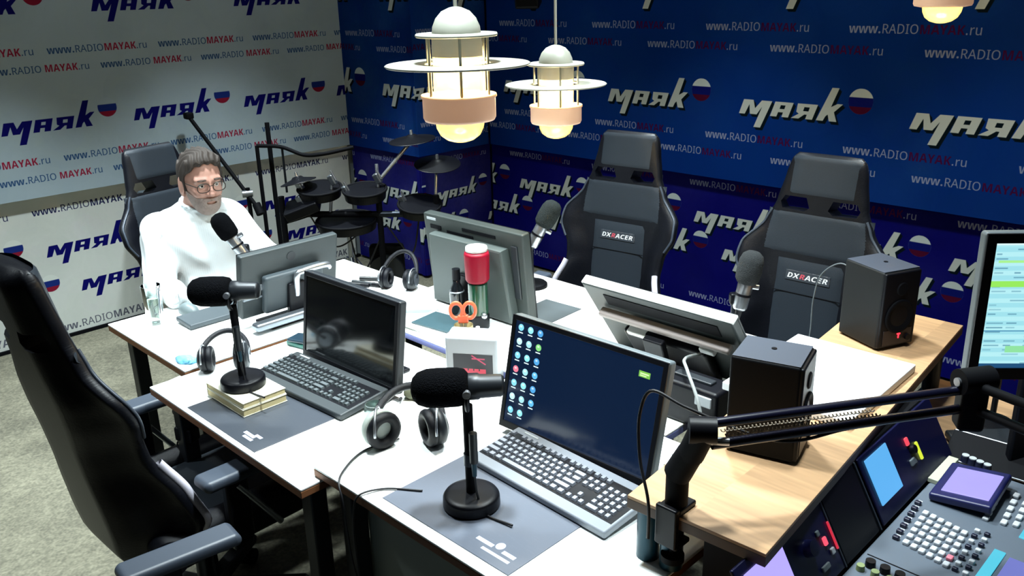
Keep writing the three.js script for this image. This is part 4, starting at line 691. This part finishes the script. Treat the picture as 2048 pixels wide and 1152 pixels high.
// ---------------------------------------------------------------- electronic drum kit and stands in the corner
{
  const o = [-3.95, 0, -2.75], t = thing('electronic_drum_kit', 'black electronic drum kit with pads and cymbals in the corner', 'drum kit', o), R = (p) => [p[0] - o[0], p[1], p[2] - o[2]];
  const pipe = (name, pts, r = 0.016, m = MT.mattBlack) => part(t, name, TU(pts.map(R), r, 0, 10), m);
  const A = [-4.22, 0.74, -2.42], B = [-4.02, 0.735, -2.6], Cc = [-3.82, 0.73, -2.79], Dd = [-3.6, 0.73, -3.02];
  pipe('rack_bar', [A, B, Cc], 0.018); pipe('rack_bar', [Cc, [-3.7, 0.73, -2.9], Dd], 0.018, MT.steel);
  for (const p of [A, Cc, Dd]) { part(t, 'rack_post', rod(R([p[0], 0.02, p[2]]), R([p[0], p[1] + 0.1, p[2]]), 0.017), MT.mattBlack); part(t, 'rubber_foot', CY(0.025, 0.03, 0.02, 14), MT.mattBlack, R([p[0], 0.01, p[2]])); }
  const pad = (p, r, tilt, m = MT.blackPlastic) => { const g = part(t, 'drum_pad', CY(r, r * 0.94, 0.05, 30), m, R(p), tilt); part(g, 'pad_rim', TO(r, 0.008, 8, 30), MT.mattBlack, [0, 0.025, 0], [Math.PI / 2, 0, 0]); part(g, 'pad_head', CY(r * 0.92, r * 0.92, 0.004, 28), MT.blackPlastic, [0, 0.026, 0]); };
  pad([-4.08, 0.855, -2.585], 0.12, [0.1, 0, -0.1]); pad([-3.9, 0.84, -2.76], 0.12, [0.1, 0, -0.1]); pad([-3.98, 0.67, -2.68], 0.17, [0.05, 0, -0.05]); pad([-3.66, 0.76, -2.95], 0.12, [0.12, 0, -0.2]); pad([-4.2, 0.72, -2.52], 0.1, [0.1, 0, 0.3]);
  for (const p of [[-4.15, 0.9, -2.5], [-4.0, 0.93, -2.62], [-3.97, 0.86, -2.68], [-4.12, 0.82, -2.48], [-3.87, 0.92, -2.83], [-3.75, 0.8, -2.9]]) { const c = part(t, 'clamp', RB(0.035, 0.06, 0.035, 0.008), MT.satin, R(p), [0.2, 0.5, 0.3]); part(c, 'wing_screw', CY(0.006, 0.006, 0.06, 10), MT.silver, [0.02, 0.02, 0]); }
  for (const [a, b] of [[[-4.02, 0.735, -2.6], [-4.0, 0.95, -2.62]], [[-3.87, 0.73, -2.83], [-3.87, 1.0, -2.83]], [[-4.15, 0.72, -2.5], [-4.15, 0.92, -2.5]], [[-3.6, 0.73, -3.01], [-3.65, 0.99, -3.08]]]) part(t, 'pad_rod', rod(R(a), R(b), 0.009), MT.silver);
  part(t, 'cymbal_boom', rod(R([-3.87, 0.9, -2.83]), R([-3.79, 1.1, -3.01]), 0.01), MT.silver);
  const cym = (p, r, tilt) => { const g = part(t, 'cymbal', LA([[0.0005, 0.02], [0.025, 0.016], [0.035, 0.006], [r, -0.012], [r, -0.016], [0.035, 0.002], [0.0005, 0.012]], 40), MT.blackPlastic, R(p), tilt); part(g, 'wing_nut', CY(0.008, 0.01, 0.025, 12), MT.silver, [0, 0.03, 0]); };
  cym([-3.78, 1.13, -3.02], 0.13, [0.1, 0, 0.02]); cym([-3.65, 1.0, -3.085], 0.13, [0.12, 0, -0.15]); cym([-4.16, 0.93, -2.5], 0.1, [0.1, 0, 0.2]);
  part(t, 'sound_module', RB(0.2, 0.06, 0.14, 0.01), MT.blackPlastic, R([-4.1, 0.79, -2.48]), [0.5, 0.8, 0]);
  for (const [a, b, c] of [[[-4.1, 0.76, -2.5], [-4.0, 0.55, -2.6], [-3.85, 0.7, -2.78]], [[-3.98, 0.64, -2.68], [-3.9, 0.4, -2.7], [-3.82, 0.6, -2.79]], [[-3.66, 0.74, -2.95], [-3.7, 0.5, -2.9], [-3.8, 0.66, -2.82]]]) part(t, 'cable', TU([a, b, c].map(R), 0.005, 40, 6), MT.cableBlack);
  const k = part(t, 'kick_tower', RB(0.2, 0.5, 0.08, 0.02), MT.mattBlack, R([-3.93, 0.26, -2.9]), [0, 0.8, 0]); part(k, 'kick_pad', CY(0.1, 0.1, 0.03, 26), MT.darkPlastic, [0, 0.1, 0.05], [Math.PI / 2, 0, 0]);
}
{
  const t = thing('drum_throne', 'round black drum stool with metal legs beyond the drum kit', 'stool', [-4.45, 0, -3.0]);
  part(t, 'seat', LA([[0.0005, 0.0], [0.13, 0.0], [0.15, 0.02], [0.152, 0.06], [0.14, 0.082], [0.0005, 0.088]]), MT.blackLeather, [0, 0.47, 0]); part(t, 'column', CY(0.015, 0.018, 0.3, 14), MT.silver, [0, 0.33, 0]);
  for (let i = 0; i < 3; i++) { const a = i / 3 * 6.283 + 0.4; part(t, 'leg', rod([0.02 * Math.cos(a), 0.3, 0.02 * Math.sin(a)], [0.24 * Math.cos(a), 0.01, 0.24 * Math.sin(a)], 0.012), MT.silver); }
}
{
  const t = thing('boom_stand', 'tall black microphone boom stand leaning behind the man', 'stand', [-4.74, 0, -2.5]);
  part(t, 'pole', rod([0, 0.06, 0], [0, 0.8, 0], 0.013), MT.mattBlack); part(t, 'boom', rod([-0.34, 1.21, 0.14], [0.06, 0.68, -0.02], 0.012), MT.mattBlack); part(t, 'boom_joint', CY(0.022, 0.022, 0.06, 16), MT.satin, [0, 0.765, 0.005], [Math.PI / 2, 0, 0.4]);
  part(t, 'mic_clip', RB(0.05, 0.04, 0.05, 0.01), MT.mattBlack, [-0.345, 1.22, 0.142]); part(t, 'counterweight', CY(0.025, 0.025, 0.07, 16), MT.mattBlack, [0.065, 0.675, -0.02], [0, 0, 0.6]);
  for (let i = 0; i < 3; i++) { const a = i / 3 * 6.283; part(t, 'leg', rod([0, 0.14, 0], [0.26 * Math.cos(a), 0.012, 0.26 * Math.sin(a)], 0.011), MT.mattBlack); }
}
{
  const t = thing('rack_stand', 'black upright stand with crossbars left of the drum kit', 'stand', [-4.74, 0, -2.66]);
  part(t, 'upright', rod([0, 0.02, -0.02], [0, 1.17, -0.02], 0.014), MT.mattBlack); part(t, 'upright', rod([-0.01, 0.02, 0.06], [-0.01, 1.04, 0.06], 0.012), MT.mattBlack);
  part(t, 'crossbar', TU([[-0.01, 1.04, 0.06], [0.1, 1.03, -0.04], [0.2, 0.98, -0.13], [0.29, 0.985, -0.2], [0.42, 1.02, -0.34]], 0.012, 60), MT.mattBlack); part(t, 'hanger', rod([0.1, 1.03, -0.045], [0.1, 0.75, -0.045], 0.007), MT.steel);
  for (const [x, z] of [[0.2, 0.15], [-0.2, 0.1], [0, -0.26]]) part(t, 'foot', rod([0, 0.1, 0], [x, 0.014, z], 0.012), MT.mattBlack);
}
{
  const t = thing('guitar_amplifier', 'grey cloth-fronted amplifier cabinet behind the man by the white wall', 'amplifier', [-5.03, 0, -2.2], Math.PI / 2);
  part(t, 'cabinet', RB(0.4, 0.8, 0.26, 0.015), mat(0x59636a, 0.7), [0, 0.41, 0]); part(t, 'grille_cloth', RB(0.35, 0.6, 0.01, 0.003), mat(0x7f8c8e, 0.9), [0, 0.36, 0.131]); part(t, 'control_panel', RB(0.35, 0.08, 0.012, 0.003), MT.silver, [0, 0.74, 0.131]);
  for (const sx of [-1, 1]) part(t, 'foot', RB(0.04, 0.02, 0.2, 0.004), MT.mattBlack, [sx * 0.15, 0.005, 0]);
}
{
  const t = thing('brown_cabinet', 'small brown cabinet beside the drum kit, behind the dark grey monitor', 'cabinet', [-4.42, 0, -2.2], Math.PI / 2 - 0.3);
  part(t, 'case', RB(0.2, 0.62, 0.24, 0.008), mat(0x5c5048, 0.6), [0, 0.315, 0]); part(t, 'front_panel', RB(0.17, 0.5, 0.008, 0.002), mat(0x6a6058, 0.6), [0, 0.32, 0.121]); part(t, 'handle', RB(0.06, 0.015, 0.012, 0.004), MT.silver, [0, 0.5, 0.13]);
}

{
  const t = thing('wall_loudspeaker', 'small black loudspeaker mounted high in the blue corner', 'loudspeaker', [-3.86, 1.84, -4.06], 0.6);
  part(t, 'cabinet', RB(0.15, 0.22, 0.14, 0.012), MT.blackPlastic, [0, 0.06, 0], [0.25, 0, 0]); part(t, 'grille', RB(0.13, 0.19, 0.006, 0.002), MT.mattBlack, [0, 0.045, 0.07], [0.25, 0, 0]); part(t, 'bracket', RB(0.04, 0.05, 0.13, 0.006), MT.steel, [0.03, 0.09, -0.11]);
}

// ---------------------------------------------------------------- the man
function field(fn, lo, hi, res) { // surface of fn = 0 as a geometry
  const mc = new MarchingCubes(res, new THREE.MeshBasicMaterial(), false, false, 120000); mc.isolation = 0;
  const half = res / 2, c = [0, 1, 2].map((k) => (lo[k] + hi[k]) / 2), e = [0, 1, 2].map((k) => (hi[k] - lo[k]) / 2);
  for (let z = 0; z < res; z++) for (let y = 0; y < res; y++) for (let x = 0; x < res; x++) mc.field[x + y * res + z * res * res] = -fn(c[0] + (x - half) / half * e[0], c[1] + (y - half) / half * e[1], c[2] + (z - half) / half * e[2]);
  mc.update();
  const n = mc.count, p = new Float32Array(n * 3); for (let i = 0; i < n; i++) for (let k = 0; k < 3; k++) p[i * 3 + k] = mc.positionArray[i * 3 + k] * e[k] + c[k];
  const g = new THREE.BufferGeometry(); g.setAttribute('position', new THREE.BufferAttribute(p, 3));
  const m = mergeVertices(g, 1e-5); m.computeVertexNormals(); return m;
}
const smin = (a, b, k) => { const h = Math.max(k - Math.abs(a - b), 0) / k; return Math.min(a, b) - h * h * k / 4; };
function cap(p, a, b, ra, rb) { // tapered capsule
  const ab = [b[0] - a[0], b[1] - a[1], b[2] - a[2]], ap = [p[0] - a[0], p[1] - a[1], p[2] - a[2]], L = ab[0] ** 2 + ab[1] ** 2 + ab[2] ** 2;
  const t = Math.max(0, Math.min(1, (ap[0] * ab[0] + ap[1] * ab[1] + ap[2] * ab[2]) / L));
  return Math.hypot(ap[0] - ab[0] * t, ap[1] - ab[1] * t, ap[2] - ab[2] * t) - (ra + (rb - ra) * t);
}
const ell = (p, c, r) => { const x = (p[0] - c[0]) / r[0], y = (p[1] - c[1]) / r[1], z = (p[2] - c[2]) / r[2], k = Math.hypot(x, y, z); return (k - 1) * Math.min(...r); };
const union = (k, list) => list.reduce((a, b) => smin(a, b, k));
{
  // local frame: x forward, y up, z to the man's right hand
  const t = thing('person', 'man in a white turtleneck and glasses sitting at the desk', 'person', [-3.55, 0, -1.6]);
  const HC = [0.085, 1.172, -0.02], hy = -0.1;                        // head centre and a small turn
  const toHead = (p) => { const x = p[0] - HC[0], y = p[1] - HC[1], z = p[2] - HC[2], c = Math.cos(hy), s = Math.sin(hy), cx = c * x - s * z, cz = s * x + c * z, tc = Math.cos(0.12), ts = Math.sin(0.12); return [tc * cx - ts * y, ts * cx + tc * y, cz]; };
  const headBase = (q) => union(0.03, [ell(q, [-0.012, 0.03, 0], [0.1, 0.095, 0.078]), ell(q, [0.028, -0.035, 0], [0.07, 0.095, 0.064]), ell(q, [0.062, -0.098, 0], [0.026, 0.026, 0.032])]);
  const headFn = (p) => {
    const q = toHead(p), az = [q[0], q[1], Math.abs(q[2])]; let d = headBase(q);
    d = smin(d, cap(q, [0.094, 0.012, 0], [0.113, -0.03, 0], 0.007, 0.0115), 0.014);            // nose
    d = smin(d, ell(az, [0.1, -0.033, 0.011], [0.01, 0.008, 0.009]), 0.008);
    d = smin(d, cap(az, [0.089, 0.024, 0.014], [0.076, 0.024, 0.047], 0.009, 0.008), 0.015);    // brow
    d = -smin(-d, ell(az, [0.099, 0.004, 0.031], [0.014, 0.013, 0.02]), 0.012);                 // eye sockets
    d = smin(d, ell(az, [0.066, -0.03, 0.04], [0.02, 0.018, 0.018]), 0.02);                     // cheekbones
    d = smin(d, ell(q, [0.09, -0.066, 0], [0.009, 0.0055, 0.022]), 0.006); d = smin(d, ell(q, [0.088, -0.077, 0], [0.009, 0.006, 0.019]), 0.006); // lips
    d = smin(d, union(0.01, [ell(az, [-0.006, -0.012, 0.08], [0.019, 0.031, 0.008]), ell(az, [-0.01, -0.012, 0.084], [0.02, 0.032, 0.005])]), 0.008); // ears
    return smin(d, cap(p, [0.02, 1.0, 0], [0.055, 1.1, -0.01], 0.058, 0.052), 0.03);             // neck
  };
  const hand = (wr, fw, up, side) => { // wrist, pointing direction, palm-up normal, +1 right / -1 left
    const F = V(fw).normalize(), U = V(up).normalize(), S = F.clone().cross(U).normalize().multiplyScalar(side); // towards little finger
    const at = (f, u, s) => [wr[0] + F.x * f + U.x * u + S.x * s, wr[1] + F.y * f + U.y * u + S.y * s, wr[2] + F.z * f + U.z * u + S.z * s];
    const segs = [[at(-0.04, 0, 0), at(0.02, 0, 0), 0.026, 0.024], [at(0.02, 0, -0.018), at(0.085, 0.004, -0.026), 0.017, 0.013], [at(0.02, 0, 0), at(0.09, 0.006, -0.004), 0.018, 0.013], [at(0.02, 0, 0.016), at(0.082, 0.003, 0.018), 0.016, 0.012], [at(0.02, 0, 0.028), at(0.072, -0.002, 0.036), 0.014, 0.011]];
    const fingers = [[-0.03, 0.07, 0.0], [-0.008, 0.078, 0.006], [0.015, 0.072, 0.003], [0.036, 0.056, -0.002]];
    fingers.forEach(([s, l, u], i) => { const a = at(0.085 - (i === 3 ? 0.012 : 0), u, s), b = at(0.085 + l * 0.45, u + 0.002, s * 1.12), c = at(0.085 + l * 0.75, u - 0.012, s * 1.16), d = at(0.085 + l * 0.92, u - 0.026, s * 1.16); segs.push([a, b, 0.0098, 0.009], [b, c, 0.009, 0.0083], [c, d, 0.0083, 0.0072]); });
    segs.push([at(0.012, -0.004, -0.022), at(0.045, -0.012, -0.05), 0.014, 0.0115], [at(0.045, -0.012, -0.05), at(0.078, -0.018, -0.06), 0.0108, 0.0085]);
    const fn = (p) => { let d = 9; for (let i = 0; i < segs.length; i++) d = smin(d, cap(p, ...segs[i]), i < 5 ? 0.014 : 0.005); return d; };
    const c = at(0.06, 0, 0); return field(fn, [c[0] - 0.13, c[1] - 0.08, c[2] - 0.13], [c[0] + 0.13, c[1] + 0.08, c[2] + 0.13], 72);
  };
  const SR = [0.02, 0.965, 0.17], SLf = [0.02, 0.955, -0.175], ER = [0.16, 0.765, 0.25], WR = [0.375, 0.8, 0.27], EL = [0.16, 0.765, -0.265], WLf = [0.4, 0.79, -0.14];
  const torso = (p, g) => union(0.08, [cap(p, [-0.02, 0.56, 0], [0.0, 0.72, 0], 0.145 + g, 0.14 + g), cap(p, [0, 0.72, 0.04], [0.01, 0.9, 0.07], 0.125 + g, 0.115 + g), cap(p, [0, 0.72, -0.04], [0.01, 0.9, -0.07], 0.125 + g, 0.115 + g), cap(p, [0.01, 0.965, 0.125], [0.01, 0.965, -0.13], 0.07 + g, 0.07 + g)]);
  const arms = (p, g) => Math.min(union(0.04, [cap(p, SR, ER, 0.058 + g, 0.046 + g), cap(p, ER, WR, 0.045 + g, 0.03 + g)]), union(0.04, [cap(p, SLf, EL, 0.058 + g, 0.046 + g), cap(p, EL, WLf, 0.045 + g, 0.03 + g)]));
  const legs = (p, g) => Math.min(...[1, -1].map((s) => union(0.05, [cap(p, [0, 0.56, s * 0.09], [0.42, 0.55, s * 0.12], 0.085 + g, 0.062 + g), cap(p, [0.42, 0.55, s * 0.12], [0.4, 0.1, s * 0.12], 0.06 + g, 0.042 + g)])));
  const feet = (p) => Math.min(...[1, -1].map((s) => cap(p, [0.38, 0.05, s * 0.12], [0.56, 0.035, s * 0.13], 0.045, 0.034)));
  const bodyFn = (p) => union(0.05, [torso(p, -0.02), arms(p, -0.012), legs(p, -0.01), cap(p, [0.01, 0.96, 0], [0.03, 1.05, -0.005], 0.062, 0.056), feet(p)]);
  const W = (f) => (x, y, z) => f([x, y, z]);
  const bodyG = merge([field(W(bodyFn), [-0.25, -0.03, -0.42], [0.72, 1.1, 0.42], 84), field(W(headFn), [-0.1, 0.98, -0.17], [0.27, 1.33, 0.13], 100), hand([0.42, 0.8, 0.274], [1, -0.04, 0.08], [0, 1, 0], 1), hand([0.44, 0.785, -0.115], [0.9, -0.1, 0.35], [0, 1, 0], -1)]);
  part(t, 'body', bodyG, mat(0xb5897a, 0.55));
  const fold = (p) => 0.009 * Math.sin(p[1] * 38 + 9 * Math.abs(p[2]) + 14 * p[0]) * sm((0.98 - p[1]) / 0.2) + 0.006 * Math.sin(p[0] * 55 + p[1] * 42 - p[2] * 30);
  const sweaterFn = (p) => { let d = smin(torso(p, 0.012), arms(p, 0.012), 0.05) + fold(p); d = smin(d, cap(p, [0.015, 1.0, 0], [0.04, 1.066, -0.006], 0.08, 0.071) + 0.005 * Math.sin((p[1] + 0.35 * p[0]) * 170 + 0.6), 0.03); d = Math.max(d, 0.545 - p[1]); d = Math.max(d, ((p[0] - 0.045) * 0.35 + (p[1] - 1.078))); d = Math.max(d, p[0] - 0.425); return d; };
  part(t, 'sweater', boxUV(field(W(sweaterFn), [-0.24, 0.5, -0.42], [0.5, 1.13, 0.42], 100)), mat(0xdbe2e4, 0.85, 0, { bumpMap: bumpKnit, bumpScale: 0.0012 }));
  part(t, 'trousers', field(W((p) => Math.max(Math.min(legs(p, 0.012), torso(p, 0.016)), p[1] - 0.6, 0.08 - p[1])), [-0.26, 0.02, -0.32], [0.56, 0.68, 0.32], 60), mat(0x14161e, 0.85));
  part(t, 'shoes', field(W((p) => Math.max(feet(p) - 0.012, -p[1] + 0.001)), [0.25, -0.02, -0.28], [0.7, 0.14, 0.28], 50), MT.mattBlack);
  const hairFn = (p) => { const q = toHead(p), hb = headBase(q), quiff = 0.012 * Math.exp(-(((q[0] - 0.05) / 0.035) ** 2) - (((q[1] - 0.105) / 0.03) ** 2)), d = hb - 0.01 - quiff + 0.0035 * Math.sin(q[2] * 260 + q[0] * 50 + 3 * Math.sin(q[0] * 60)) * sm((q[1] + 0.02) / 0.05); const line = smin(q[0] * 0.9 - q[1] * 0.74 + 0.002, Math.max(q[0] - 0.024, -0.035 - q[1]), 0.012) + 0.004 * Math.sin(q[2] * 190); return Math.max(d, -(hb + 0.012), line, -0.085 - q[1]); };
  part(t, 'hair', field(W(hairFn), [-0.1, 1.04, -0.16], [0.25, 1.34, 0.12], 100), mat(0x332b26, 0.75));
  const beardFn = (p) => { const q = toHead(p), b = union(0.012, [headBase(q), ell(q, [0.088, -0.07, 0], [0.012, 0.016, 0.024])]) - 0.005 + 0.0012 * Math.sin(q[0] * 400) * Math.sin(q[1] * 380) * Math.cos(q[2] * 390); const low = q[1] + 0.05 - 0.35 * Math.max(0, 0.075 - q[0]); const mouth = ell(q, [0.104, -0.0705, 0], [0.03, 0.0075, 0.021]); return Math.max(b, -(headBase(q) + 0.01), low, -mouth, 0.002 - q[0]); };
  part(t, 'beard', field(W(beardFn), [0.0, 1.0, -0.14], [0.25, 1.2, 0.1], 90), mat(0x8f7f78, 0.9));
  const headGroup = (name, parts, m, par = t) => { const mesh = part(par, name, parts, m, HC); mesh.rotation.set(0, 0, 0); mesh.quaternion.setFromEuler(new THREE.Euler(0, hy, 0)).multiply(new THREE.Quaternion().setFromEuler(new THREE.Euler(0, 0, -0.12))); return mesh; };
  for (const s of [1, -1]) { const e = headGroup('eye', place(SP(0.0118, 18, 14), [0.081, 0.003, s * 0.031]), mat(0xd8d4cc, 0.3)); part(e, 'iris', place(SP(0.0058, 14, 10), [0.0892, 0.0025, s * 0.031]), mat(0x1c1512, 0.2)); headGroup('eyebrow', place(crumple(0.006, 0.005, 0.019, 4), [0.097, 0.025, s * 0.033]), mat(0x473a33, 0.9)); }
  const ring = (s) => { const p = []; for (let k = 0; k < 20; k++) { const a = k / 20 * 6.2832; p.push([0.113, 0.0 + 0.019 * Math.sign(Math.sin(a)) * Math.abs(Math.sin(a)) ** 0.8, s * 0.033 + 0.026 * Math.sign(Math.cos(a)) * Math.abs(Math.cos(a)) ** 0.8]); } return TU(p, 0.0018, 80, 6, true); };
  const gl = headGroup('glasses', merge([ring(1), ring(-1), TU([[0.113, 0.006, 0.009], [0.117, 0.008, 0], [0.113, 0.006, -0.009]], 0.0016, 16, 6), rod([0.112, 0.006, 0.058], [0.0, 0.004, 0.084], 0.0018), rod([0.112, 0.006, -0.058], [0.0, 0.004, -0.084], 0.0018)]), mat(0x2b2622, 0.3, 0.4));
  for (const s of [1, -1]) part(gl, 'lens', place(new THREE.CircleGeometry(0.023, 20), [0.113, 0, s * 0.033], [0, Math.PI / 2, 0], [1, 0.8, 1]), mat(0xffffff, 0.03, 0, { transmission: 1, thickness: 0, ior: 1.3 }));
}
renderer.render(scene, camera);
